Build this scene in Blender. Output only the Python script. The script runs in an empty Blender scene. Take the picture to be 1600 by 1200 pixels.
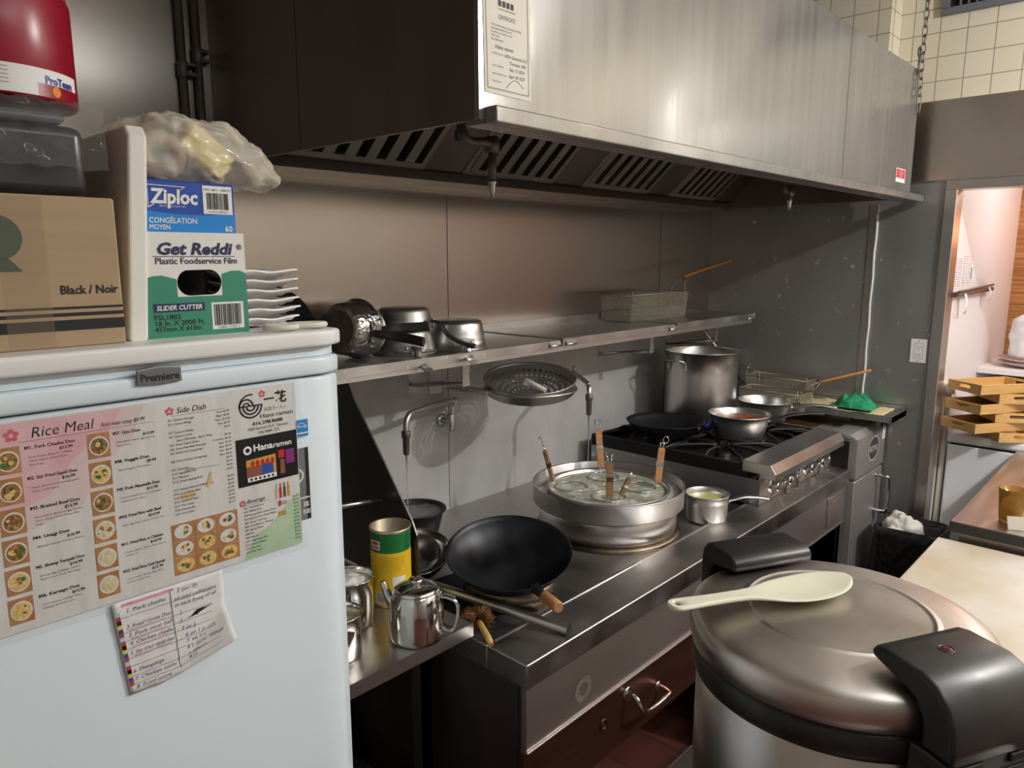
import bpy, bmesh, math, random
from mathutils import Matrix, Vector, noise
PI = math.pi
R = math.radians
random.seed(7)
scene = bpy.context.scene
COL = scene.collection

# ------------------------------------------------------------------ camera
CAM_Z = 1.81
PITCH = 10.0137
HEAD = 42.9128
cam = bpy.data.cameras.new('camera')
cam.sensor_fit = 'HORIZONTAL'
cam.sensor_width = 36.0
cam.lens = 36.0 * 1144.0 / 1600.0
cam.clip_start = 0.02
cam_o = bpy.data.objects.new('camera', cam)
cam_o.location = (0, 0, CAM_Z)
cam_o.rotation_euler = (R(90 - PITCH), 0, R(HEAD - 90))
COL.objects.link(cam_o)
scene.camera = cam_o

# ------------------------------------------------------------------ world and light
w = bpy.data.worlds.new('world')
scene.world = w
w.use_nodes = True
w.node_tree.nodes['Background'].inputs[0].default_value = (1.0, 0.93, 0.86, 1)
w.node_tree.nodes['Background'].inputs[1].default_value = 0.05


def point_light(name, loc, power, size, col):
    l = bpy.data.lights.new(name, 'POINT')
    l.energy = power
    l.shadow_soft_size = size
    l.color = col
    o = bpy.data.objects.new(name, l)
    o.location = loc
    COL.objects.link(o)
    return o


def area_light(name, loc, rot, sx, sy, power, col):
    l = bpy.data.lights.new(name, 'AREA')
    l.shape = 'RECTANGLE'
    l.size = sx
    l.size_y = sy
    l.energy = power
    l.color = col
    o = bpy.data.objects.new(name, l)
    o.location = loc
    o.rotation_euler = rot
    COL.objects.link(o)
    return o


WARM = (1.0, 0.90, 0.78)
NEUT = (1.0, 0.985, 0.965)
point_light('bulb_over_aisle', (2.75, -0.92, 2.85), 135, 0.016, NEUT)
area_light('ceiling_strip', (1.45, -0.5, 2.98), (0, 0, 0), 1.4, 0.05, 9, NEUT)
area_light('fill_light_far', (2.95, -1.05, 2.98), (0, 0, 0), 1.0, 0.15, 34, NEUT)  # added fill that brightens board, freezer front and end wall
area_light('fill_light_entry', (1.0, -1.2, 2.98), (0, 0, 0), 1.2, 0.1, 26, (0.90, 0.98, 1.0))  # invented fill source for surfaces facing left, hood front and fridge
point_light('alcove_lamp', (4.6, 0.2, 2.3), 22, 0.06, (1.0, 0.90, 0.90))
point_light('alcove_warm_lamp', (5.25, 0.45, 1.95), 2.2, 0.05, (1.0, 0.36, 0.12))

vs = scene.view_settings
vs.view_transform = 'Standard'
vs.look = 'None'
vs.gamma = 1.0
vs.use_curve_mapping = False
vs.exposure = -0.5

# ------------------------------------------------------------------ materials
MATS = {}


def nodes_of(name):
    m = bpy.data.materials.new(name)
    m.use_nodes = True
    nt = m.node_tree
    return m, nt, nt.nodes['Principled BSDF']


def mat(name, col, rough=0.5, metal=0.0, spec=0.5, trans=0.0, ior=1.45, alpha=1.0, emit=None, es=0.0, coat=0.0):
    if name in MATS:
        return MATS[name]
    m, nt, p = nodes_of(name)
    p.inputs['Base Color'].default_value = (*col, 1)
    p.inputs['Roughness'].default_value = rough
    p.inputs['Metallic'].default_value = metal
    p.inputs['Specular IOR Level'].default_value = spec
    p.inputs['Transmission Weight'].default_value = trans
    p.inputs['IOR'].default_value = ior
    p.inputs['Alpha'].default_value = alpha
    p.inputs['Coat Weight'].default_value = coat
    if emit:
        p.inputs['Emission Color'].default_value = (*emit, 1)
        p.inputs['Emission Strength'].default_value = es
    MATS[name] = m
    return m


def noise_mat(name, c1, c2, scale=(5, 5, 5), detail=4, lo=0.35, hi=0.65, rough=0.5, rough2=None, metal=0.0,
              bump=0.0, bdist=0.002, aniso=0.0, axis='Z', spec=0.5, spots=None, trans=0.0, coat=0.0):
    """two colours mixed by stretched noise; roughness may vary with it; optional bump and spots"""
    if name in MATS:
        return MATS[name]
    m, nt, p = nodes_of(name)
    N, L = nt.nodes, nt.links
    tc = N.new('ShaderNodeTexCoord')
    mp = N.new('ShaderNodeMapping')
    mp.inputs['Scale'].default_value = scale
    L.new(tc.outputs['Object'], mp.inputs['Vector'])
    nz = N.new('ShaderNodeTexNoise')
    nz.inputs['Scale'].default_value = 1.0
    nz.inputs['Detail'].default_value = detail
    L.new(mp.outputs[0], nz.inputs['Vector'])
    rp = N.new('ShaderNodeMapRange')
    rp.inputs[1].default_value = lo
    rp.inputs[2].default_value = hi
    L.new(nz.outputs['Fac'], rp.inputs[0])
    mx = N.new('ShaderNodeMix')
    mx.data_type = 'RGBA'
    mx.inputs[6].default_value = (*c1, 1)
    mx.inputs[7].default_value = (*c2, 1)
    L.new(rp.outputs[0], mx.inputs[0])
    out = mx.outputs[2]
    if spots:
        sc, thr, scol = spots
        vz = N.new('ShaderNodeTexNoise')
        vz.inputs['Scale'].default_value = sc
        vz.inputs['Detail'].default_value = 6
        L.new(tc.outputs['Object'], vz.inputs['Vector'])
        vr = N.new('ShaderNodeMapRange')
        vr.inputs[1].default_value = thr
        vr.inputs[2].default_value = thr + 0.07
        L.new(vz.outputs['Fac'], vr.inputs[0])
        m2 = N.new('ShaderNodeMix')
        m2.data_type = 'RGBA'
        m2.inputs[7].default_value = (*scol, 1)
        L.new(vr.outputs[0], m2.inputs[0])
        L.new(out, m2.inputs[6])
        out = m2.outputs[2]
    L.new(out, p.inputs['Base Color'])
    if rough2 is None:
        p.inputs['Roughness'].default_value = rough
    else:
        rr = N.new('ShaderNodeMapRange')
        rr.inputs[3].default_value = rough
        rr.inputs[4].default_value = rough2
        L.new(rp.outputs[0], rr.inputs[0])
        L.new(rr.outputs[0], p.inputs['Roughness'])
    p.inputs['Metallic'].default_value = metal
    p.inputs['Specular IOR Level'].default_value = spec
    p.inputs['Transmission Weight'].default_value = trans
    p.inputs['Coat Weight'].default_value = coat
    if aniso:
        p.inputs['Anisotropic'].default_value = aniso
        tg = N.new('ShaderNodeCombineXYZ')          # direction the highlight is drawn out along (across the grain)
        tg.inputs['XYZ'.index(axis)].default_value = 1.0
        L.new(tg.outputs[0], p.inputs['Tangent'])
    if bump:
        bp = N.new('ShaderNodeBump')
        bp.inputs['Strength'].default_value = bump
        bp.inputs['Distance'].default_value = bdist
        L.new(nz.outputs['Fac'], bp.inputs['Height'])
        L.new(bp.outputs[0], p.inputs['Normal'])
    MATS[name] = m
    return m


def brick_mat(name, c1, c2, mortar, bw, bh, msize, rough, plane, bump=0.3, off=0.0):
    """square tiles on a wall: plane gives the two object axes used"""
    m, nt, p = nodes_of(name)
    N, L = nt.nodes, nt.links
    tc = N.new('ShaderNodeTexCoord')
    sp = N.new('ShaderNodeSeparateXYZ')
    cb = N.new('ShaderNodeCombineXYZ')
    L.new(tc.outputs['Object'], sp.inputs[0])
    L.new(sp.outputs[plane[0]], cb.inputs[0])
    L.new(sp.outputs[plane[1]], cb.inputs[1])
    bt = N.new('ShaderNodeTexBrick')
    bt.offset = off
    bt.inputs['Color1'].default_value = (*c1, 1)
    bt.inputs['Color2'].default_value = (*c2, 1)
    bt.inputs['Mortar'].default_value = (*mortar, 1)
    bt.inputs['Scale'].default_value = 1.0
    bt.inputs['Mortar Size'].default_value = msize
    bt.inputs['Brick Width'].default_value = bw
    bt.inputs['Row Height'].default_value = bh
    L.new(cb.outputs[0], bt.inputs['Vector'])
    L.new(bt.outputs['Color'], p.inputs['Base Color'])
    p.inputs['Roughness'].default_value = rough
    bp = N.new('ShaderNodeBump')
    bp.inputs['Strength'].default_value = bump
    bp.inputs['Distance'].default_value = 0.002
    bp.invert = True
    L.new(bt.outputs['Fac'], bp.inputs['Height'])
    L.new(bp.outputs[0], p.inputs['Normal'])
    MATS[name] = m
    return m


def film_mat(name, col, rough, through, gloss_col=(1, 1, 1)):
    """clear crumpled plastic film: part see-through, part glossy"""
    m, nt, p = nodes_of(name)
    N, L = nt.nodes, nt.links
    p.inputs['Base Color'].default_value = (*col, 1)
    p.inputs['Roughness'].default_value = rough
    tr = N.new('ShaderNodeBsdfTransparent')
    ms = N.new('ShaderNodeMixShader')
    ms.inputs[0].default_value = through
    L.new(p.outputs[0], ms.inputs[1])
    L.new(tr.outputs[0], ms.inputs[2])
    L.new(ms.outputs[0], N['Material Output'].inputs['Surface'])
    MATS[name] = m
    return m


STEEL_WALL = noise_mat('brushed_steel_wall', (0.385, 0.35, 0.31), (0.40, 0.365, 0.325), (1.5, 1.5, 1.2), 0.5, 0.2, 0.8, 0.25, None, 1.0,
                       aniso=0.85, axis='X')
STEEL_END = noise_mat('stained_steel_wall', (0.36, 0.36, 0.36), (0.40, 0.40, 0.395), (5, 5, 3), 4, 0.3, 0.7, 0.30, 0.38, 0.8,
                      aniso=0.5, axis='Y', spots=(26, 0.66, (0.75, 0.73, 0.7)))
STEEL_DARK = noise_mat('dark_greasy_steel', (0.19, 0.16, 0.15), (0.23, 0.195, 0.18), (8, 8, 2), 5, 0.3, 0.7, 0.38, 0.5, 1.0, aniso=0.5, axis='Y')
STEEL_HOOD = noise_mat('scratched_hood_steel', (0.25, 0.24, 0.225), (0.31, 0.30, 0.285), (22, 22, 0.9), 5, 0.3, 0.7, 0.13, 0.22, 0.5,
                       aniso=0.8, axis='Z')


def wavy(m, scale, dist):
    """slow unevenness of thin sheet metal"""
    nt = m.node_tree
    nz = nt.nodes.new('ShaderNodeTexNoise')
    nz.inputs['Scale'].default_value = scale
    nz.inputs['Detail'].default_value = 1.0
    tc = nt.nodes.new('ShaderNodeTexCoord')
    nt.links.new(tc.outputs['Object'], nz.inputs['Vector'])
    bp = nt.nodes.new('ShaderNodeBump')
    bp.inputs['Strength'].default_value = 1.0
    bp.inputs['Distance'].default_value = dist
    nt.links.new(nz.outputs['Fac'], bp.inputs['Height'])
    nt.links.new(bp.outputs[0], nt.nodes['Principled BSDF'].inputs['Normal'])


wavy(STEEL_HOOD, 2.2, 0.008)
wavy(STEEL_WALL, 1.5, 0.006)
STEEL = noise_mat('brushed_steel', (0.60, 0.58, 0.56), (0.63, 0.61, 0.59), (5, 5, 9), 3, 0.3, 0.7, 0.30, 0.38, 1.0)
STEEL_TOP = noise_mat('worn_steel_top', (0.42, 0.41, 0.40), (0.58, 0.56, 0.54), (7, 7, 7), 6, 0.3, 0.7, 0.28, 0.48, 1.0,
                      spots=(40, 0.68, (0.72, 0.71, 0.69)))
STEEL_PANEL = noise_mat('brown_tinted_steel', (0.42, 0.355, 0.335), (0.46, 0.39, 0.365), (3, 3, 9), 4, 0.3, 0.7, 0.38, 0.44, 0.8)
STEEL_DULL = noise_mat('dull_fryer_steel', (0.40, 0.38, 0.36), (0.47, 0.45, 0.43), (4, 4, 6), 4, 0.3, 0.7, 0.40, 0.48, 0.6)
STEEL_POLISH = noise_mat('polished_steel', (0.68, 0.66, 0.63), (0.74, 0.72, 0.69), (4, 4, 4), 2, 0.3, 0.7, 0.10, 0.16, 1.0)
STEEL_LID = noise_mat('smudged_lid_steel', (0.60, 0.565, 0.515), (0.74, 0.69, 0.63), (6, 6, 6), 5, 0.3, 0.7, 0.30, 0.46, 1.0)
ALU = noise_mat('spun_aluminium', (0.66, 0.65, 0.63), (0.70, 0.69, 0.67), (4, 4, 70), 3, 0.3, 0.7, 0.30, 0.42, 1.0)
ALU_DARK = noise_mat('tarnished_aluminium', (0.34, 0.33, 0.31), (0.50, 0.48, 0.45), (10, 10, 40), 5, 0.3, 0.7, 0.35, 0.5, 1.0)
CHROME = mat('chrome', (0.75, 0.74, 0.72), 0.12, 1.0)
PIPE = noise_mat('grey_painted_pipe', (0.10, 0.09, 0.085), (0.17, 0.155, 0.145), (20, 20, 6), 3, 0.3, 0.7, 0.45, None, 0.6)
BLACKIRON = noise_mat('black_cast_iron', (0.012, 0.012, 0.012), (0.035, 0.033, 0.031), (30, 30, 30), 4, 0.3, 0.7, 0.42, 0.6, 0.3)
WOKBLACK = noise_mat('seasoned_wok_iron', (0.012, 0.012, 0.014), (0.035, 0.036, 0.042), (9, 9, 9), 6, 0.35, 0.7, 0.30, 0.45, 0.55)
NONSTICK = mat('nonstick_black', (0.014, 0.015, 0.018), 0.34, 0.0, 0.5)
BLACKPL = noise_mat('black_plastic', (0.016, 0.015, 0.015), (0.024, 0.022, 0.022), (20, 20, 20), 3, 0.3, 0.7, 0.34, 0.42)
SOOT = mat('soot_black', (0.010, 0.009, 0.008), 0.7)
RUBBER = mat('black_rubber', (0.012, 0.012, 0.012), 0.5)
WHITEPL = mat('white_enamel', (0.72, 0.81, 0.86), 0.28, 0.0, 0.5)
WHITELID = mat('white_lid_plastic', (0.80, 0.79, 0.77), 0.36)
WHITE = mat('white_paper', (0.80, 0.79, 0.76), 0.7)
SEAM = mat('dark_seam', (0.03, 0.03, 0.032), 0.7)
CREAMPL = mat('cream_plastic', (0.80, 0.77, 0.60), 0.38)
BOARD = noise_mat('white_cutting_board', (0.74, 0.70, 0.63), (0.80, 0.78, 0.73), (3, 3, 3), 5, 0.3, 0.7, 0.5)
BOARD_STAIN = noise_mat('stained_cutting_board', (0.62, 0.57, 0.50), (0.49, 0.39, 0.25), (2.4, 3.6, 3), 6, 0.40, 0.64, 0.48,
                        spots=(7, 0.68, (0.55, 0.46, 0.34)))
CARD = noise_mat('brown_cardboard', (0.38, 0.265, 0.155), (0.42, 0.30, 0.18), (6, 6, 90), 4, 0.3, 0.7, 0.75)
WOOD = noise_mat('handle_wood', (0.44, 0.20, 0.085), (0.58, 0.30, 0.13), (6, 6, 60), 4, 0.3, 0.7, 0.45)
WOODDK = noise_mat('dark_wet_wood', (0.20, 0.105, 0.05), (0.33, 0.18, 0.085), (20, 20, 90), 4, 0.3, 0.7, 0.45)
BAMBOO = noise_mat('bamboo_wood', (0.55, 0.31, 0.10), (0.68, 0.41, 0.15), (4, 60, 60), 4, 0.3, 0.7, 0.42)
BAMBOO_DK = noise_mat('bamboo_slats', (0.30, 0.13, 0.04), (0.55, 0.27, 0.09), (3, 3, 70), 3, 0.35, 0.65, 0.55)
ORANGEW = mat('orange_wood_handle', (0.62, 0.29, 0.06), 0.42)
YELLOWW = noise_mat('bamboo_brush_handle', (0.55, 0.33, 0.10), (0.68, 0.46, 0.17), (30, 30, 30), 3, 0.3, 0.7, 0.45)
REDPL = mat('red_can_paint', (0.27, 0.008, 0.022), 0.28)
TILE_END = brick_mat('cream_wall_tile', (0.76, 0.70, 0.55), (0.79, 0.73, 0.58), (0.36, 0.32, 0.25), 0.108, 0.103, 0.0022, 0.16, (1, 2))
TILE_Y = brick_mat('cream_return_tile', (0.76, 0.70, 0.55), (0.79, 0.73, 0.58), (0.36, 0.32, 0.25), 0.108, 0.103, 0.0022, 0.16, (0, 2))
FLOOR = brick_mat('quarry_floor_tile', (0.10, 0.030, 0.022), (0.13, 0.042, 0.03), (0.05, 0.035, 0.03), 0.2, 0.2, 0.006, 0.4, (0, 1))
PLASTER = mat('painted_plaster', (0.45, 0.41, 0.36), 0.8)
CEIL = mat('ceiling_white', (0.74, 0.72, 0.68), 0.85)
BROWNWALL = mat('beige_painted_wall', (0.44, 0.38, 0.32), 0.6)
ALCOVE = mat('white_alcove_wall', (0.80, 0.76, 0.75), 0.5)
CAULK = mat('silicone_caulk', (0.74, 0.75, 0.75), 0.35)
TEXTB = mat('black_ink', (0.012, 0.012, 0.014), 0.6)
TEXTG = mat('grey_ink', (0.16, 0.16, 0.17), 0.6)
NAVY = mat('navy_ink', (0.012, 0.017, 0.085), 0.5)
PINK = mat('pink_ink', (0.62, 0.10, 0.16), 0.6)
GREEN_T = mat('teal_green_print', (0.035, 0.235, 0.145), 0.5)


# ------------------------------------------------------------------ mesh builder
class B:
    def __init__(self, M=None):
        self.bm = bmesh.new()
        self.mi = 0
        self.M = M or Matrix()
        self.smooth = False

    def at(self, M):
        self.M = M
        return self

    def verts(self, pts):
        return [self.bm.verts.new(self.M @ Vector(p)) for p in pts]

    def face(self, vs_, smooth=None):
        try:
            f = self.bm.faces.new(vs_)
        except ValueError:
            return None
        f.material_index = self.mi
        f.smooth = self.smooth if smooth is None else smooth
        return f

    def poly(self, pts, smooth=False):
        return self.face(self.verts(pts), smooth)

    def merge(self, tb, smooth=None, mis=None):
        mp = {}
        for v in tb.verts:
            mp[v] = self.bm.verts.new(self.M @ v.co)
        for f in tb.faces:
            try:
                g = self.bm.faces.new([mp[v] for v in f.verts])
            except ValueError:
                continue
            g.material_index = self.mi
            g.smooth = f.smooth if smooth is None else smooth
        tb.free()
        return self

    def box(self, x0, x1, y0, y1, z0, z1, bev=0.0, seg=2):
        tb = bmesh.new()
        bmesh.ops.create_cube(tb, size=1.0)
        sx, sy, sz = x1 - x0, y1 - y0, z1 - z0
        for v in tb.verts:
            v.co = Vector((x0 + (v.co.x + .5) * sx, y0 + (v.co.y + .5) * sy, z0 + (v.co.z + .5) * sz))
        if bev > 0:
            bmesh.ops.bevel(tb, geom=tb.edges[:], offset=min(bev, abs(sx) * .49, abs(sy) * .49, abs(sz) * .49), segments=seg, affect='EDGES', profile=0.5)
            for f in tb.faces:
                f.smooth = f.calc_area() < 1e9 and seg > 1 and len(f.verts) <= 4 and min(e.calc_length() for e in f.edges) < bev * 1.2
        return self.merge(tb)

    def lathe(self, prof, seg=40, c=(0, 0, 0), smooth=True, a0=0.0, a1=2 * PI, rib=None):
        full = abs(a1 - a0 - 2 * PI) < 1e-6
        n = seg if full else seg + 1
        rings = []
        for (r, z) in prof:
            if r < 1e-6:
                rings.append(self.verts([(c[0], c[1], c[2] + z)]))
            else:
                rings.append(self.verts([(c[0] + r * math.cos(a0 + (a1 - a0) * i / seg), c[1] + r * math.sin(a0 + (a1 - a0) * i / seg), c[2] + z) for i in range(n)]))
        for a, b in zip(rings[:-1], rings[1:]):
            m = seg
            for i in range(m):
                j = (i + 1) % n if full else i + 1
                if len(a) == 1 and len(b) == 1:
                    continue
                if len(a) == 1:
                    self.face([a[0], b[j], b[i]], smooth)
                elif len(b) == 1:
                    self.face([a[i], a[j], b[0]], smooth)
                else:
                    self.face([a[i], a[j], b[j], b[i]], smooth)
        return self

    def tube(self, pts, r, seg=10, closed=False, caps=True, flat=1.0):
        pts = [Vector(p) for p in pts]
        n = len(pts)
        rs = r if isinstance(r, (list, tuple)) else [r] * n
        t0 = (pts[1] - pts[0]).normalized()
        up = Vector((0, 0, 1)) if abs(t0.z) < 0.9 else Vector((1, 0, 0))
        nrm = (up - t0 * up.dot(t0)).normalized()
        rings = []
        for i, p in enumerate(pts):
            if closed:
                t = (pts[(i + 1) % n] - pts[i - 1]).normalized()
            else:
                t = (pts[min(i + 1, n - 1)] - pts[max(i - 1, 0)]).normalized()
            nrm = (nrm - t * nrm.dot(t))
            if nrm.length < 1e-6:
                nrm = t.orthogonal()
            nrm.normalize()
            bn = t.cross(nrm)
            rings.append(self.verts([p + (nrm * math.cos(2 * PI * k / seg) * flat + bn * math.sin(2 * PI * k / seg)) * rs[i] for k in range(seg)]))
        m = n if closed else n - 1
        for i in range(m):
            a, b = rings[i], rings[(i + 1) % n]
            for k in range(seg):
                l = (k + 1) % seg
                self.face([a[k], a[l], b[l], b[k]], seg > 4)
        if caps and not closed:
            self.face(rings[0][::-1], False)
            self.face(rings[-1], False)
        return self

    def prism(self, poly, plane, lo, hi, bev=0.0, seg=2, smooth_side=False):
        """extrude a 2-D outline; plane 'xz' -> along y, 'yz' -> along x, 'xy' -> along z"""
        tb = bmesh.new()

        def P(a, b, h):
            return {'xz': (a, h, b), 'yz': (h, a, b), 'xy': (a, b, h)}[plane]
        lo_v = [tb.verts.new(P(a, b, lo)) for a, b in poly]
        hi_v = [tb.verts.new(P(a, b, hi)) for a, b in poly]
        n = len(poly)
        cap1 = tb.faces.new(lo_v[::-1])
        cap2 = tb.faces.new(hi_v)
        for i in range(n):
            j = (i + 1) % n
            f = tb.faces.new([lo_v[i], lo_v[j], hi_v[j], hi_v[i]])
            f.smooth = smooth_side
        bmesh.ops.recalc_face_normals(tb, faces=tb.faces[:])
        if bev > 0:
            es = list(set(cap1.edges[:] + cap2.edges[:]))
            bmesh.ops.bevel(tb, geom=es, offset=bev, segments=seg, affect='EDGES', profile=0.5)
        return self.merge(tb)

    def shape2d(self, outer, holes=(), z=0.0):
        """flat filled outline with holes in the local xy plane"""
        c = bpy.data.curves.new('outline', 'CURVE')
        c.dimensions = '2D'
        c.fill_mode = 'BOTH'
        for pts in [outer] + list(holes):
            s = c.splines.new('POLY')
            s.points.add(len(pts) - 1)
            for q, (x, y) in zip(s.points, pts):
                q.co = (x, y, 0, 1)
            s.use_cyclic_u = True
        self._curve(c, Matrix.Translation((0, 0, z)))
        return self

    def _curve(self, c, T):
        o = bpy.data.objects.new('outline', c)
        me = bpy.data.meshes.new_from_object(o)
        tb = bmesh.new()
        tb.from_mesh(me)
        bmesh.ops.remove_doubles(tb, verts=tb.verts[:], dist=1e-6)
        bmesh.ops.dissolve_limit(tb, angle_limit=0.01, verts=tb.verts[:], edges=tb.edges[:]) if len(tb.verts) > 3 else None
        bmesh.ops.triangulate(tb, faces=tb.faces[:])
        for v in tb.verts:
            v.co = T @ v.co
        # front side faces +z
        for f in tb.faces:
            f.normal_update()
            if f.normal.z < 0:
                f.normal_flip()
        self.merge(tb, False)
        bpy.data.objects.remove(o)
        bpy.data.curves.remove(c)
        bpy.data.meshes.remove(me)

    def text(self, s, x, y, h, align='LEFT', bold=0.0, shear=0.0, wid=None, z=0.0004, res=2):
        """lettering in the local xy plane; h is the font size, wid squeezes it to a given width"""
        c = bpy.data.curves.new('lettering', 'FONT')
        c.body = s
        c.size = h
        c.align_x = align
        c.shear = shear
        c.offset = bold * h
        c.resolution_u = res
        sx = 1.0
        if wid:
            o = bpy.data.objects.new('measure', c)
            me = bpy.data.meshes.new_from_object(o)
            if len(me.vertices):
                xs = [v.co.x for v in me.vertices]
                sx = wid / max(1e-6, (max(xs) - min(xs)))
            bpy.data.objects.remove(o)
            bpy.data.meshes.remove(me)
        self._curve(c, Matrix.Translation((x, y, z)) @ Matrix.Diagonal((sx, 1, 1, 1)))
        return self

    def rect(self, x0, x1, y0, y1, z=0.0):
        self.poly([(x0, y0, z), (x1, y0, z), (x1, y1, z), (x0, y1, z)])
        return self

    def disc(self, x, y, rx, ry=None, z=0.0, n=20):
        ry = ry or rx
        self.poly([(x + rx * math.cos(2 * PI * i / n), y + ry * math.sin(2 * PI * i / n), z) for i in range(n)])
        return self

    def ringflat(self, x, y, r0, r1, z=0.0, n=24, a0=0.0, a1=2 * PI):
        a = [(x + r0 * math.cos(a0 + (a1 - a0) * i / n), y + r0 * math.sin(a0 + (a1 - a0) * i / n), z) for i in range(n + 1)]
        b = [(x + r1 * math.cos(a0 + (a1 - a0) * i / n), y + r1 * math.sin(a0 + (a1 - a0) * i / n), z) for i in range(n + 1)]
        for i in range(n):
            self.poly([a[i], b[i], b[i + 1], a[i + 1]])
        return self

    def barcode(self, x0, x1, y0, y1, z=0.0, seed=1):
        rn = random.Random(seed)
        x = x0
        while x < x1:
            wd = rn.choice([1, 1, 2, 3]) * (x1 - x0) / 75
            self.rect(x, min(x + wd, x1), y0, y1, z)
            x += wd + rn.choice([1, 1, 2]) * (x1 - x0) / 75
        return self

    def build(self, name, mats, parent=None, local=True, doubles=True):
        if not isinstance(mats, (list, tuple)):
            mats = [mats]
        bm = self.bm
        if doubles:
            bmesh.ops.remove_doubles(bm, verts=bm.verts[:], dist=1e-6)
        me = bpy.data.meshes.new(name)
        if parent is not None and not local:
            inv = world_of(parent).inverted()
            bm.transform(inv)
        bm.to_mesh(me)
        bm.free()
        for m in mats:
            me.materials.append(m)
        o = bpy.data.objects.new(name, me)
        COL.objects.link(o)
        if parent is not None:
            o.parent = parent
        return o


def world_of(o):
    M = Matrix.LocRotScale(o.location, o.rotation_euler, o.scale)
    return world_of(o.parent) @ M if o.parent else M


def thing(name, label, cat, loc=(0, 0, 0), rot=0.0, group=None):
    o = bpy.data.objects.new(name, None)
    o.empty_display_size = 0.05
    COL.objects.link(o)
    o.location = loc
    o.rotation_euler = rot if isinstance(rot, (tuple, list)) else (0, 0, rot)
    o['label'] = label
    o['category'] = cat
    if group:
        o['group'] = group
    return o


def tag(o, label, cat, group=None, kind=None):
    o['label'] = label
    o['category'] = cat
    if group:
        o['group'] = group
    if kind:
        o['kind'] = kind
    return o


def copy_thing(o, parent=None):
    c = o.copy()
    COL.objects.link(c)
    c.parent = parent
    for ch in [k for k in bpy.data.objects if k.parent == o]:
        copy_thing(ch, c)
    return c


def struct(name, b, mats):
    o = b.build(name, mats)
    o['kind'] = 'structure'
    return o


def recalc(b):
    bmesh.ops.recalc_face_normals(b.bm, faces=b.bm.faces[:])
    return b


def arc(c, r, a0, a1, n, plane='xz'):
    out = []
    for i in range(n + 1):
        a = a0 + (a1 - a0) * i / n
        p, q = r * math.cos(a), r * math.sin(a)
        out.append({'xz': (c[0] + p, c[1], c[2] + q), 'xy': (c[0] + p, c[1] + q, c[2]), 'yz': (c[0], c[1] + p, c[2] + q)}[plane])
    return out


def smooth_path(pts, n=6):
    """Catmull-Rom through the points"""
    P = [Vector(p) for p in pts]
    out = []
    for i in range(len(P) - 1):
        p0 = P[i - 1] if i else P[0]
        p1, p2 = P[i], P[i + 1]
        p3 = P[i + 2] if i + 2 < len(P) else P[-1]
        for k in range(n):
            t = k / n
            out.append(0.5 * ((2 * p1) + (p2 - p0) * t + (2 * p0 - 5 * p1 + 4 * p2 - p3) * t * t + (3 * p1 - p0 - 3 * p2 + p3) * t ** 3))
    out.append(P[-1])
    return out


FRONT = lambda x, y, z: Matrix.Translation((x, y, z)) @ Matrix.Rotation(PI / 2, 4, 'X')                      # faces -y
ENDF = lambda x, y, z: Matrix.Translation((x, y, z)) @ Matrix.Rotation(-PI / 2, 4, 'Z') @ Matrix.Rotation(PI / 2, 4, 'X')   # faces -x

# ================================================================== the room
YB = 2.035      # back wall
XE = 3.835      # end wall
ZC = 0.848      # range counter top
CEILZ = 3.05
struct('floor', B().box(-1.6, 6.0, -2.2, 2.2, -0.06, 0.0), FLOOR)
struct('ceiling', B().box(-1.6, 6.0, -2.2, 2.2, CEILZ, CEILZ + 0.06), CEIL)
struct('wall_left', B().box(-1.6, -1.5, -2.2, 2.2, 0, CEILZ), BROWNWALL)
struct('wall_front', B().box(-1.5, 6.0, -2.2, -2.1, 0, CEILZ), PLASTER)
b = B().box(-1.5, 3.935, YB, YB + 0.1, 0, CEILZ)
b.mi = 1
for xs in (0.62, 1.84, 3.30):                      # seams between the sheets
    b.box(xs - 0.0012, xs + 0.0012, YB - 0.0008, YB, 0.86, 2.02)
b.mi = 2
struct('wall_back', b, [STEEL_WALL, SEAM])
# duller, steamed sheet between counter and shelf
DULL = noise_mat('dull_steamed_steel', (0.40, 0.395, 0.385), (0.48, 0.475, 0.46), (9, 9, 5), 5, 0.3, 0.7, 0.5, 0.55, 0.0, spec=.3)
b = B().box(1.195, 3.38, YB - 0.003, YB, 0.80, 1.47)
b.mi = 1
b.box(1.829, 1.8315, YB - 0.0035, YB - 0.003, 0.84, 1.47)
struct('wall_back_splash', b, [DULL, SEAM])
# end wall: steel sheet up to the band, tile above, opening on the right
b = B().box(XE, XE + 0.1, 0.84, YB, 0, 2.14)
struct('wall_end_steel', b, STEEL_END).name = 'wall_end'
struct('wall_end_tile', B().box(XE + 0.002, XE + 0.1, -2.1, YB, 2.49, CEILZ), TILE_END).name = 'wall_end_upper'
struct('wall_end_side', B().box(XE, XE + 0.1, -2.1, -0.62, 0, 2.14), PLASTER).name = 'wall_end_right'
struct('trim_lintel', B().box(XE - 0.012, XE + 0.1, -2.1, 1.03, 2.14, 2.49, 0.002, 1), noise_mat('lintel_steel', (0.70, 0.65, 0.58), (0.76, 0.71, 0.64), (2, 2, 2), 3, 0.3, 0.7, 0.22, 0.30, 1.0)).name = 'trim_1'
b = B().box(XE - 0.016, XE + 0.1, -0.62, 0.885, 2.098, 2.139, 0.002, 1)
b.box(XE - 0.016, XE + 0.1, 0.837, 0.885, 0, 2.098, 0.002, 1)
struct('trim_2', b, STEEL)
b = B().box(XE - 0.006, XE, 1.165, 1.20, 0.86, 2.045)
b.mi = 1
b.tube([(XE - 0.006, 1.166 + 0.002 * math.sin(i * 1.7), 0.86 + i * 0.06) for i in range(20)], 0.006, 6)
struct('trim_3', b, [STEEL, CAULK])
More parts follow.
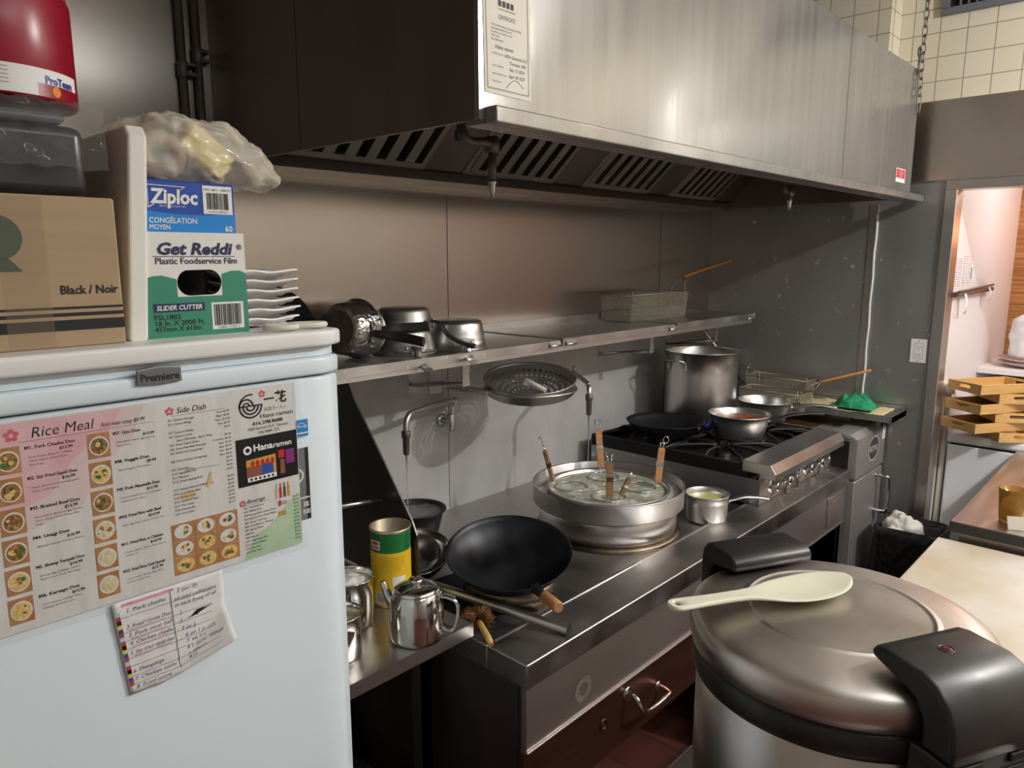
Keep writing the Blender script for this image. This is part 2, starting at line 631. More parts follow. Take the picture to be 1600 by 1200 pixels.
# tile column above the hood
struct('wall_column', B().box(XE - 0.15, XE + 0.0, 1.135, YB, 2.45, CEILZ), TILE_END)
# alcove behind the opening
struct('wall_alcove_left', B().box(XE + 0.1, 5.45, 0.84, 0.94, 0, 2.6), ALCOVE).name = 'wall_alcove'
struct('wall_alcove_back', B().box(5.40, 5.46, -1.2, 0.84, 0, 2.6), BAMBOO_DK).name = 'wall_alcove_rear'
struct('wall_alcove_right', B().box(XE + 0.1, 5.45, -1.3, -1.2, 0, 2.6), ALCOVE).name = 'wall_alcove_right'
struct('ceiling_alcove', B().box(XE + 0.1, 5.46, -1.3, 0.94, 2.6, 2.65), CEIL)
struct('trim_4', B().box(4.66, 5.40, -1.2, 0.84, 1.17, 1.20, 0.004), ALCOVE)

# ================================================================== exhaust hood
hood = thing('exhaust_hood', 'long stainless exhaust hood with scratched front hanging over the wok range', 'hood', (1.0, YB, 2.05))
HX0, HX1, HY, HZ0, HZ1 = 0.985, XE - 0.14, 0.998, 2.055, 2.60
b = B().box(HX0, HX1, HY, HY + 0.012, HZ0, HZ1)
b.mi = 1
b.box(2.835, 2.837, HY - 0.0006, HY, HZ0 + 0.03, HZ1)
b.build('front_panel', [STEEL_HOOD, SEAM], hood, False)
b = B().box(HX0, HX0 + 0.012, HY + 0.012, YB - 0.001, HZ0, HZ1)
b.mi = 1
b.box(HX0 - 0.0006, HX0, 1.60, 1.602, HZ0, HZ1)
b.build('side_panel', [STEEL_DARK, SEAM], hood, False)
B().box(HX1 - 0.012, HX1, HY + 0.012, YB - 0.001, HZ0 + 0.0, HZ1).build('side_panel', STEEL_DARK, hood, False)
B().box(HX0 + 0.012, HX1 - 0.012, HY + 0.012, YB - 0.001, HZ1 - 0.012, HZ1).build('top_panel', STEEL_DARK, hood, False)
b = B().box(HX0 + 0.015, XE - 0.02, HY - 0.03, HY, 2.048, 2.078, 0.003)
b.box(HX0 + 0.015, XE - 0.02, HY, HY + 0.05, 2.048, 2.055)
b.build('front_lip', STEEL_HOOD, hood, False)
b = B().prism([(YB - 0.001, 2.03), (YB - 0.001, 2.10), (YB - 0.02, 2.10), (YB - 0.02, 2.058), (1.86, 2.058), (1.86, 2.075), (1.852, 2.075), (1.852, 2.046), (YB - 0.02, 2.046), (YB - 0.02, 2.03)], 'yz', HX0 + 0.012, HX1 - 0.012)
b.build('grease_trough', STEEL_WALL, hood, False)
# inner sloping frame that carries the filters (blank strips between them)
TH = math.atan2(0.44, 0.50)
FM = lambda x: Matrix.Translation((x, 1.86, 2.078)) @ Matrix.Rotation(PI - TH, 4, 'X')  # local y runs up the slope, z points at the cook


def slope_pt(x, s, n):
    """s along the slope from its foot, n off the slope towards the kitchen"""
    return (x, 1.86 - s * math.cos(TH) - n * math.sin(TH), 2.078 + s * math.sin(TH) - n * math.cos(TH))


def slope_box(b, x0, x1, s0, s1, n0, n1):
    vs_ = b.verts([slope_pt(x, s, n) for x in (x0, x1) for s in (s0, s1) for n in (n0, n1)])
    for q in ((0, 1, 3, 2), (4, 6, 7, 5), (0, 4, 5, 1), (2, 3, 7, 6), (0, 2, 6, 4), (1, 5, 7, 3)):
        b.face([vs_[i] for i in q])
    return b


FILT = [(1.10, 1.58), (1.75, 2.22), (2.40, 2.88), (3.06, 3.50)]
edges = [HX0 + 0.012] + [v for p in FILT for v in p] + [HX1 - 0.012]
for i in range(0, len(edges), 2):
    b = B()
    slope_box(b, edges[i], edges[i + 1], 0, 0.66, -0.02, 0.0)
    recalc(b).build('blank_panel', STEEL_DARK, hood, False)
FD = mat('filter_steel', (0.42, 0.39, 0.35), 0.4, 1.0)
for i, (x0, x1) in enumerate(FILT):
    lab = ['steel baffle filter inside the hood at its left end behind the hood side', 'steel baffle filter inside hood right behind the bent suppression pipe',
           'steel baffle filter in middle of hood, second from the far end', 'steel baffle filter inside the hood nearest its far right end'][i]
    f = thing('grease_filter', lab, 'filter', slope_pt((x0 + x1) / 2, 0.0, 0), 0, 'baffle filters in the hood')
    b = B()
    slope_box(b, x0, x1, 0, 0.025, -0.045, 0.003)
    slope_box(b, x0, x1, 0.60, 0.625, -0.045, 0.003)
    slope_box(b, x0, x0 + 0.02, 0.025, 0.60, -0.045, 0.003)
    slope_box(b, x1 - 0.02, x1, 0.025, 0.60, -0.045, 0.003)
    recalc(b).build('frame', FD, f, False)
    nb = 6
    pit = (x1 - x0 - 0.04) / nb
    for k in range(nb):
        xa = x0 + 0.02 + k * pit
        b = B()
        slope_box(b, xa + 0.008, xa + pit * 0.62, 0.025, 0.60, -0.006, 0.0)
        slope_box(b, xa + 0.008, xa + 0.012, 0.025, 0.60, -0.022, -0.006)
        slope_box(b, xa + pit * 0.62 - 0.004, xa + pit * 0.62, 0.025, 0.60, -0.022, -0.006)
        recalc(b).build('baffle', FD, f, False)
    b = B()
    slope_box(b, x0 + 0.02, x1 - 0.02, 0.025, 0.60, -0.045, -0.04)
    recalc(b).build('back_plate', SOOT, f, False)


def nozzle(label, x, y, top, tip, dx):
    t = thing('suppression_nozzle', label, 'pipe', (x, y, top))
    b = B()
    b.tube(smooth_path([(x - dx, y, HZ1 - .012), (x - dx, y, top + 0.05), (x - dx, y, top + 0.012), (x - dx * 0.72, y, top - 0.006), (x - dx * 0.3, y, top - 0.003), (x, y, top - 0.006)], 6), 0.013, 10)
    b.lathe([(0, 0.022), (0.018, 0.02), (0.02, 0), (0.018, -0.02), (0.0, -0.022)], 14, (x, y, top - 0.006))
    b.lathe([(0.017, 0.012), (0.019, 0.0), (0.017, -0.012)], 14, (x - dx, y, top + 0.006))
    b.build('elbow_pipe', PIPE, t, False)
    B().tube([(x, y, top - 0.02), (x, y, tip + 0.035)], 0.011, 10).build('drop_pipe', PIPE, t, False)
    b = B().lathe([(0, 0), (0.005, 0), (0.0055, 0.012), (0.0085, 0.014), (0.0095, 0.038), (0.012, 0.04), (0.012, 0.046), (0, 0.046)], 14, (x, y, tip - 0.008))
    b.build('nozzle_tip', STEEL, t, False)


nozzle('bent black suppression pipe with nozzle hanging near the hood left corner', 1.43, 1.40, 2.10, 1.965, 0.11)
nozzle('small suppression nozzle hanging under the far right of the hood', 3.40, 1.42, 2.10, 2.02, 0.07)
# certificate and red sticker on the hood front
cert = thing('certificate_sheet', 'cream certificate sheet taped to the hood front by its left corner', 'paper', (1.065, HY - 0.001, 2.10))
b = B(FRONT(0, HY - 0.0012, 0))
CERT = mat('cream_certificate_paper', (0.74, 0.70, 0.60), 0.6)
b.poly([(1.0, 2.104, 0), (1.127, 2.104, 0), (1.121, 2.30, 0), (0.994, 2.30, 0)])
b.mi = 1
for (p, q) in (((1.007, 2.113), (1.120, 2.113)), ((1.120, 2.113), (1.114, 2.30)), ((1.007, 2.113), (1.001, 2.30))):
    d = Vector((q[0] - p[0], q[1] - p[1])).normalized()
    n = Vector((-d.y, d.x)) * 0.0014
    b.poly([(p[0] - n.x, p[1] - n.y, .0004), (q[0] - n.x, q[1] - n.y, .0004), (q[0] + n.x, q[1] + n.y, .0004), (p[0] + n.x, p[1] + n.y, .0004)])
b.build('sheet', [CERT, mat('olive_border_ink', (0.36, 0.34, 0.27), .6)], cert, False)
b = B(FRONT(0, HY - 0.0012, 0))
b.text('CERTIFICATE', 1.058, 2.236, 0.011, 'CENTER', wid=0.046)
for i, s in enumerate(['THE PROFESSIONAL CLEANING SYSTEM', 'HAS BEEN INSPECTED AND', 'FOUND TO COMPLY WITH', 'THE CODE', 'REQUIREMENTS']):
    b.text(s, 1.016, 2.222 - i * 0.0062, 0.0046)
b.text('CERTIFICATE #', 1.018, 2.173, 0.0045)
b.text('LAST CLEANED', 1.018, 2.152, 0.0045)
b.text('NEXT SERVICE DUE', 1.018, 2.138, 0.0045)
b.text('TECHNICIAN', 1.018, 2.125, 0.0042)
b.mi = 1
b.text('Hana ramen', 1.026, 2.184, 0.010, shear=.3)
b.text('1024 Gerrard St E', 1.05, 2.172, 0.0085, shear=.3)
b.text('Toronto ON', 1.064, 2.161, 0.0085, shear=.3)
b.text('Sep 15 2024', 1.064, 2.150, 0.0085, shear=.3)
b.text('Sept 18 2025', 1.062, 2.138, 0.0085, shear=.3)
b.tube([(1.056 + .05 * t, 2.118 + 0.014 * abs(math.sin(3.3 * t)) + 0.006 * t, 0.0005) for t in [i / 14 for i in range(15)]], 0.0004, 4)
for i in range(4):
    b.rect(1.035 + i * 0.011, 1.043 + i * 0.011, 2.258, 2.268, .0005)
b.text('Toronto Kitchen Exhaust', 1.058, 2.252, 0.0045, 'CENTER')
b.build('lettering', [TEXTG, TEXTB], cert, False)
stk = thing('warning_sticker', 'small red and white sticker low on the hood front right end', 'sticker', (3.44, HY - 0.001, 2.12))
b = B(FRONT(0, HY - 0.0012, 0)).rect(3.47, 3.60, 2.118, 2.175)
b.mi = 1
b.rect(3.476, 3.594, 2.135, 2.172, .0004)
b.build('sheet', [WHITE, mat('sticker_red', (0.55, 0.03, 0.05), .5)], stk, False)
b = B(FRONT(0, HY - 0.0012, 0))
for i in range(4):
    b.text(['NOTICE', 'DO NOT TAMPER', 'FIRE SYSTEM', 'INSPECTED'][i], 3.535, 2.163 - i * .0085, .0085, 'CENTER', z=.0008)
b.build('lettering', WHITE, stk, False)


# ================================================================== chains, vent, pipes
def chain(label, pts, scale, group=None):
    t = thing('hanging_chain', label, 'chain', pts[0], 0, group)
    path = [Vector(p) for p in pts]
    L = [0]
    for i in range(len(path) - 1):
        L.append(L[-1] + (path[i + 1] - path[i]).length)
    n = int(L[-1] / (0.034 * scale))
    for k in range(n):
        s = (k + .5) / n * L[-1]
        i = max(j for j in range(len(path) - 1) if L[j] <= s)
        u = (s - L[i]) / (L[i + 1] - L[i])
        c = path[i].lerp(path[i + 1], u)
        d = (path[i + 1] - path[i]).normalized()
        side = d.orthogonal().normalized()
        a = side if k % 2 else d.cross(side)
        hl, hw = 0.0215 * scale, 0.0095 * scale
        pp = []
        for j in range(14):
            an = 2 * PI * j / 14
            ca, sa = math.cos(an), math.sin(an)
            pp.append(c + d * (ca * hw + math.copysign(hl - hw, ca)) + a * (sa * hw))
        B().tube(pp, 0.0028 * scale, 6, closed=True).build('link', mat('dull_chain_steel', (0.20, 0.18, 0.15), .4, 1.0), t, False)
    return t


chain('galvanised chain hanging from ceiling with loose end over hood front right corner', [(3.66, 0.985, CEILZ), (3.655, 0.985, 2.70), (3.665, 0.985, 2.42)], 1.0)
ey = thing('eye_bolt', 'round steel eye bolt on the hood top corner by the chain', 'bolt', (3.63, HY, 2.62))
B().tube(arc((3.635, HY - 0.006, 2.665), 0.019, 0, 2 * PI * 15 / 16, 15), 0.0045, 8, closed=True).build('ring', PIPE, ey, False)
B().tube([(3.635, HY - 0.006, 2.646), (3.635, HY - 0.006, 2.57)], 0.004, 8).build('shank', PIPE, ey, False)

vent = thing('air_vent', 'grey louvred air vent high on the cream tiled wall', 'vent', (XE, 0.6, 2.84))
b = B()
VY0, VY1, VZ0, VZ1 = 0.20, 0.97, 2.845, 3.03
b.box(XE - 0.02, XE + 0.001, VY0, VY1, VZ0, VZ0 + 0.03, .003)
b.box(XE - 0.02, XE + 0.001, VY0, VY1, VZ1 - 0.03, VZ1, .003)
b.box(XE - 0.02, XE + 0.001, VY0, VY0 + 0.03, VZ0 + .03, VZ1 - .03)
b.box(XE - 0.02, XE + 0.001, VY1 - 0.03, VY1, VZ0 + .03, VZ1 - .03)
b.build('frame', mat('vent_grey', (0.20, 0.215, 0.24), .5, .3), vent, False)
b = B()
for k in range(22):
    y = VY0 + 0.045 + k * 0.031
    b.box(XE - 0.016, XE - 0.002, y, y + 0.006, VZ0 + .03, VZ1 - .03)
b.build('louvre_slats', MATS['vent_grey'], vent, False)
B().box(XE - 0.002, XE + 0.0015, VY0 + .03, VY1 - .03, VZ0 + .03, VZ1 - .03).build('back_plate', SOOT, vent, False)

for (x, ylab, ox) in ((0.902, 'left and lower', 0.0), (0.944, 'right', 0.0)):
    lab = 'dark vertical conduit pipe on steel wall, the left one of the pair' if x < 0.92 else 'dark vertical conduit pipe beside the hood, the right one of the pair'
    t = thing('conduit_pipe', lab, 'pipe', (x, YB - 0.02, 1.3), 0, 'conduit pipes on the back wall')
    B().tube([(x, YB - 0.018, 0.0), (x, YB - 0.018, CEILZ)], 0.0105, 12).build('pipe', PIPE, t, False)
    zc = 2.33 if x > 0.92 else 2.29
    b = B().lathe([(0.0105, -0.02), (0.014, -0.018), (0.014, 0.018), (0.0105, 0.02)], 14, (x, YB - 0.018, zc))
    b.box(x - 0.004, x + 0.03, YB - 0.03, YB - 0.001, zc + 0.008, zc + 0.016)
    b.box(x - 0.004, x + 0.03, YB - 0.03, YB - 0.001, zc - 0.016, zc - 0.008)
    b.build('clamp', PIPE, t, False)

# ================================================================== wall shelf
ZS = 1.512
sh = thing('wall_shelf', 'long stainless wall shelf on brackets above the range', 'shelf', (2.2, YB, ZS))
for (x0, x1, dz, nm) in ((0.90, 2.00, 0.0, 'shelf_board'), (2.015, 2.78, 0.004, 'shelf_board'), (2.795, 3.56, 0.006, 'shelf_board')):
    b = B().box(x0, x1, 1.63, YB - 0.002, ZS - 0.004 + dz, ZS + dz)
    b.box(x0, x1, 1.626, 1.63, ZS - 0.026 + dz, ZS + 0.001 + dz)
    b.box(x0, x1, YB - 0.005, YB - 0.002, ZS + dz, ZS + 0.03)
    b.build(nm, STEEL_TOP, sh, False)
B().box(0.90, 3.54, 1.634, 1.664, ZS - 0.040, ZS - 0.004).build('front_rail', STEEL, sh, False)
for x in (1.66, 2.80, 3.40):
    b = B().box(x - 0.016, x + 0.016, 1.752, 1.755, ZS - 0.135, ZS - 0.005)
    b.tube([(x, 1.755, ZS - 0.128), (x, YB - 0.002, ZS - 0.165)], 0.009, 8)
    b.box(x - 0.02, x + 0.02, YB - 0.004, YB - 0.001, ZS - 0.20, ZS - 0.03)
    b.build('bracket', STEEL_TOP, sh, False)
tag(B().tube([(3.547, 1.993, ZS - 0.003), (3.81, 1.77, 1.09)], 0.006, 8).build('support_rod', STEEL), 'thin steel rod slanting down behind the stock pot from the shelf end', 'rod')
for x in (1.97, 2.06, 2.76, 3.50):
    b = B().tube([(x - 0.03, 1.622, ZS - 0.016), (x + 0.03, 1.622, ZS - 0.016)], 0.005, 8)
    b.box(x - 0.03, x + 0.03, 1.622, 1.627, ZS - 0.022, ZS - 0.004)
    b.build('hinge_clip', STEEL, sh, False)

# ================================================================== wok range (low counter)
rg = thing('wok_range', 'low stainless wok range with raised rim along the back wall', 'cooking range', (1.2, 1.5, 0.0))
b = B().box(1.193, 3.40, 1.06, 1.195, ZC - 0.065, ZC, 0.004)
b.box(1.193, 1.215, 1.195, YB - 0.006, ZC - 0.065, ZC, 0.003)
b.box(1.215, 3.40, 1.195, YB - 0.006, ZC - 0.04, ZC - 0.012)
b.tube([(1.22, 1.197, ZC - 0.002), (2.63, 1.197, ZC - 0.002)], 0.006, 8)
b.build('deck', STEEL_TOP, rg, False)
b = B().box(1.205, 2.30, 1.072, 1.09, 0.605, ZC - 0.066, 0.002)
b.mi = 1
b.box(1.205, 2.30, 1.066, 1.09, 0.600, 0.605)
b.build('upper_front_panel', [STEEL_PANEL, STEEL], rg, False)
RESID = noise_mat('sticker_glue_residue', (0.11, 0.09, 0.065), (0.24, 0.21, 0.15), (90, 90, 90), 3, .3, .7, .8)
b = B(FRONT(0, 1.0712, 0))
b.ringflat(1.432, 0.672, 0.019, 0.036, 0.0, 22)
b.build('glue_residue', RESID, rg, False)
lw = B().box(1.205, 2.30, 1.078, 1.09, 0.40, 0.598, 0.002)
lw = lw.build('lower_front_panel', noise_mat('floor_reflection_red_brown', (0.17, 0.07, 0.05), (0.24, 0.10, 0.07), (3, 3, 30), 3, .3, .7, .32, None, .85), rg, False)  # red-brown colour paints the floor's reflection onto the steel
b = B().tube(smooth_path([(1.655, 1.079, 0.553), (1.655, 1.045, 0.545), (1.66, 1.03, 0.515), (1.70, 1.028, 0.497), (1.80, 1.028, 0.497), (1.82, 1.04, 0.497), (1.825, 1.079, 0.497)], 6), 0.0075, 10)
b.at(FRONT(1.655, 1.078, 0.548)).lathe([(0, .004), (.02, .004), (.022, 0)], 18)
b.at(FRONT(1.825, 1.078, 0.494)).lathe([(0, .004), (.014, .004), (.016, 0)], 18)
b.build('handle', CHROME, lw, False)
b = B(FRONT(1.535, 1.0775, 0.512)).lathe([(0.011, .0), (.012, .005), (.016, .006), (.018, 0)], 18)
b.mi = 1
b.lathe([(0, .001), (.011, .001)], 18)
b.build('lamp_bezel', [RUBBER, mat('dark_red_lens', (.20, .01, .015), .3)], lw, False)
# right part of the front, below the hotplate
b = B().box(2.31, 3.40, 1.072, 1.09, 0.605, ZC - 0.066, 0.002)
b.box(2.31, 3.40, 1.068, 1.09, 0.598, 0.604)
b.build('right_front_panel', STEEL_PANEL, rg, False)
b = B().box(3.17, 3.345, 1.066, 1.072, 0.63, 0.76, 0.002)
b.box(3.20, 3.32, 1.062, 1.066, 0.735, 0.742)
b.box(3.27, 3.32, 1.0645, 1.066, 0.65, 0.69)
b.build('access_plate', STEEL_PANEL, rg, False)
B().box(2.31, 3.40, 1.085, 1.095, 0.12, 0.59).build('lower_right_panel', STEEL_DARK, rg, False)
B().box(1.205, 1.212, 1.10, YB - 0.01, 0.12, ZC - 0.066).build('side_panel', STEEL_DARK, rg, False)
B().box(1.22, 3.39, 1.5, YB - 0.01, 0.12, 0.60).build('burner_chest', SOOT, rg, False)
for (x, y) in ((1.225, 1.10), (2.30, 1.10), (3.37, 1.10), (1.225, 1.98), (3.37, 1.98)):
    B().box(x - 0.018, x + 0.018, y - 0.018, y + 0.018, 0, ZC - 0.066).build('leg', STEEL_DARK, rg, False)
# wok ring and hearth
WX, WY = 1.45, 1.36
b = B().lathe([(0.125, 0.0), (0.138, 0.0), (0.133, 0.050), (0.128, 0.056), (0.118, 0.054), (0.112, 0.0)], 48, (WX + .012, WY + .01, ZC - 0.012))
b.build('wok_ring', noise_mat('scorched_ring_steel', (.10, .08, .06), (.30, .24, .17), (12, 12, 12), 4, .35, .65, .4, None, 1.0), rg, False)
B().lathe([(0.0, 0.0006), (0.185, 0.0006), (0.185, 0.001), (0, 0.001)], 40, (WX - .07, WY + .05, ZC - 0.012)).build('sooty_well_shade', SOOT, rg, False)  # flat black disc: soot, with the hearth opening's shade put into the colour
CX, CY = 2.095, 1.475
b = B().lathe([(0.235, 0.0), (0.262, 0.0), (0.258, 0.012), (0.235, 0.014)], 56, (CX, CY, ZC - 0.012))
b.build('burner_ring', MATS['scorched_ring_steel'], rg, False)
# dark drain opening beside the hotplate
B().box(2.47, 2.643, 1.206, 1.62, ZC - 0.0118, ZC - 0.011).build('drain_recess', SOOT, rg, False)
# side splash at the left end
sp = thing('side_splash', 'dark sloping steel splash guard at left end of the range', 'splash guard', (1.19, 1.8, ZC))
B().prism([(YB - 0.002, 0.905), (1.445, 0.905), (1.452, 1.07), (1.47, 1.105), (1.60, 1.265), (1.70, 1.385), (1.765, 1.47), (YB - 0.002, 1.47)], 'yz', 1.187, 1.192).build('guard_sheet', mat('dark_guard_steel', (.13, .125, .12), .35, 1.0), sp, False)
b = B().tube([(1.187, 1.60, 1.135), (1.02, 1.60, 1.155)], 0.008, 10)
b.build('gas_tap_rod', STEEL, sp, False)

# ================================================================== left work table
ZT = 0.90
tb = thing('work_table', 'small stainless side table between the white fridge and the range', 'table', (0.9, 1.6, 0))
b = B().box(0.625, 1.183, 1.235, YB - 0.01, ZT - 0.004, ZT)
b.box(0.625, 1.183, 1.232, 1.236, ZT - 0.035, ZT)
b.box(1.180, 1.183, 1.235, 1.5, ZT - 0.035, ZT)
b.build('table_top', STEEL, tb, False)
for (x, y) in ((0.66, 1.27), (1.15, 1.40), (0.66, 1.98), (1.15, 1.98)):
    B().box(x - .018, x + .018, y - .018, y + .018, 0, ZT - 0.004).build('leg', STEEL_DARK, tb, False)
B().box(0.66, 1.15, 1.30, 1.98, 0.28, 0.30).build('lower_shelf', STEEL_DARK, tb, False)


# ================================================================== pots and pans
def vessel_prof(rb, rt, h, th=0.003, round_=0.012, lip=0.004):
    k = round_
    out = [(0, 0), (rb - k, 0), (rb - k * .3, k * .3), (rb, k)]
    out += [(rb + (rt - rb) * t, k + (h - k) * t) for t in (.33, .66)]
    out += [(rt, h - 0.003), (rt + lip, h - 0.0015), (rt + lip, h + 0.0008), (rt, h + 0.001), (rt - th, h - 0.002)]
    out += [(rb + (rt - rb) * t - th, k + (h - k) * t) for t in (.66, .33)]
    out += [(rb - th, k + .002), (rb - k, th), (0, th)]
    return out


def rot_to(d):
    """rotation whose local x axis points along the horizontal direction d (degrees)"""
    return Matrix.Rotation(R(d), 4, 'Z')


def rivet(b, M):
    o = b.M
    b.at(o @ M).lathe([(0, .004), (.003, .0036), (.0052, .0015), (.0055, 0)], 10)
    b.at(o)


def saucepan(name, label, cat, loc, rot, rb, rt, h, ang, hl, mats, group=None, drop=0.0, hmat=None, grip=True, slot=True, seg=48, dimple=False):
    """riveted saucepan: body, handle (with rivet plate)"""
    t = thing(name, label, cat, loc, rot, group)
    body = B().lathe(vessel_prof(rb, rt, h), seg)
    if dimple:
        pass
    bo = body.build('body', mats[0], t)
    zf = h * 0.72
    rr = rb + (rt - rb) * .72
    b = B(rot_to(ang))
    pts = []
    for k in range(-4, 5):
        a = k / 4 * (0.034 / rr)
        pts.append((rr + 0.0025, a))
    vs0 = [b.verts([((r) * math.cos(a), r * math.sin(a), zf - 0.013 + abs(k - 4) / 4 * .003) for k, (r, a) in enumerate(pts)]),
           b.verts([((r) * math.cos(a), r * math.sin(a), zf + 0.013 - abs(k - 4) / 4 * .003) for k, (r, a) in enumerate(pts)]),]
    for i in range(8):
        b.face([vs0[0][i], vs0[0][i + 1], vs0[1][i + 1], vs0[1][i]], True)
    for a in (-0.024 / rr, 0, 0.024 / rr):
        rivet(b, Matrix.Rotation(a, 4, 'Z') @ Matrix.Translation((rr + .0025, 0, zf)) @ Matrix.Rotation(PI / 2, 4, 'Y'))
    b.build('rivet_plate', mats[0], bo)
    b = B(rot_to(ang))
    p = smooth_path([(rr, 0, zf - 0.004), (rr + 0.03, 0, zf + 0.002), (rr + hl * .4, 0, zf + 0.018 + drop * .4), (rr + hl * .75, 0, zf + 0.022 + drop * .8), (rr + hl, 0, zf + 0.018 + drop)], 5)
    n = len(p)
    w_ = [0.010 + 0.004 * min(1, i / n * 2) for i in range(n)]
    b.tube(p, w_, 10, flat=0.42)
    if slot:
        e = Vector(p[-1])
        b.tube([e + Vector((0.012 * math.cos(q) - 0.014, 0.0075 * math.sin(q), 0.0052)) for q in [i / 12 * 2 * PI for i in range(12)]], 0.0022, 5, closed=True)
    b.build('handle', hmat or mats[0], t)
    return t


# wok
wk = thing('wok', 'large black seasoned wok with wooden grip tilted on the front burner', 'wok', (WX, WY, 0.962), (0, 0, 0))
TILT = Matrix.Translation((WX, WY, 0.972)) @ Matrix.Rotation(R(-13), 4, Vector((-0.67, 0.74, 0)))
RW = 0.181
prof = []
for i in range(13):
    a = i / 12
    r = RW * math.sin(a * 1.18) / math.sin(1.18)
    z = -0.098 * (math.cos(a * 1.18) - math.cos(1.18)) / (1 - math.cos(1.18))
    prof.append((r if i else 0, z))
inner = [(r - 0.0022 if r > 0.005 else 0, z + 0.0022) for r, z in prof][::-1]
prof += [(RW + 0.002, 0.001), (RW, 0.0026)]
b = B(TILT).lathe(prof + inner, 64)
b.build('bowl', WOKBLACK, wk, False)
HD = math.degrees(math.atan2(-0.27, -0.115))
b = B(TILT @ rot_to(HD))
b.tube([(RW - 0.012, 0, -0.004), (RW + 0.01, 0, -0.002), (RW + 0.050, 0, 0.0095)], [0.016, 0.014, 0.0125], 12, flat=.75)
b.build('handle_socket', WOKBLACK, wk, False)
b = B(TILT @ rot_to(HD))
b.tube([(RW + 0.045, 0, 0.008), (RW + 0.050, 0, 0.0095), (RW + 0.085, 0, 0.020), (RW + 0.122, 0, 0.031), (RW + 0.128, 0, 0.0325)], [0.0125, 0.0145, 0.0155, 0.0155, 0.0125], 16)
b.build('grip', WOOD, wk, False)

# noodle cooker
nc = thing('noodle_cooker', 'wide round steel noodle cooker full of steaming water on the range', 'noodle cooker', (CX, CY, ZC))
b = B().lathe([(0.236, 0.004), (0.244, 0.004), (0.244, 0.012), (0.246, 0.014), (0.246, 0.078), (0.242, 0.082), (0.236, 0.082)], 72, (CX, CY, ZC))
b.build('lower_collar', STEEL, nc, False)
b = B().lathe([(0.225, 0.082), (0.238, 0.082), (0.238, 0.094), (0.225, 0.094)], 56, (CX, CY, ZC))
b.build('gap_ring', SOOT, nc, False)
b = B().lathe([(0.238, 0.090), (0.266, 0.090), (0.270, 0.094), (0.270, 0.152), (0.272, 0.155), (0.271, 0.158), (0.266, 0.156), (0.264, 0.10), (0.228, 0.098)], 72, (CX, CY, ZC))
b.build('upper_collar', STEEL, nc, False)
b = B().lathe([(0.0, 0.02), (0.16, 0.025), (0.205, 0.05), (0.214, 0.10), (0.216, 0.139), (0.221, 0.141), (0.219, 0.144), (0.211, 0.141), (0.208, 0.10), (0.2, 0.055), (0.158, 0.03), (0, 0.026)], 64, (CX, CY, ZC))
b.build('inner_pot', ALU, nc, False)


def water_mat(name, c1, c2, scale, bump, foam=None):
    m = noise_mat(name, c1, c2, (scale, scale, scale), 4, .35, .65, 0.06, None, 0.0, bump=bump, bdist=0.01, trans=0.15, spots=foam)
    m.node_tree.nodes['Principled BSDF'].inputs['IOR'].default_value = 1.33
    return m


WATER = water_mat('cloudy_noodle_water', (0.34, 0.36, 0.27), (0.58, 0.59, 0.50), 16, 0.8, (24, .57, (.80, .80, .76)))
WATER_RIM = water_mat('clear_overflow_water', (0.40, 0.41, 0.38), (0.55, 0.55, 0.52), 14, 0.4)
B().lathe([(0, 0.131), (0.12, 0.131), (0.2095, 0.131)], 48, (CX, CY, ZC)).build('boiling_water', WATER, nc, False)
B().lathe([(0.2155, 0.127), (0.2645, 0.127)], 56, (CX, CY, ZC)).build('overflow_water', WATER_RIM, nc, False)


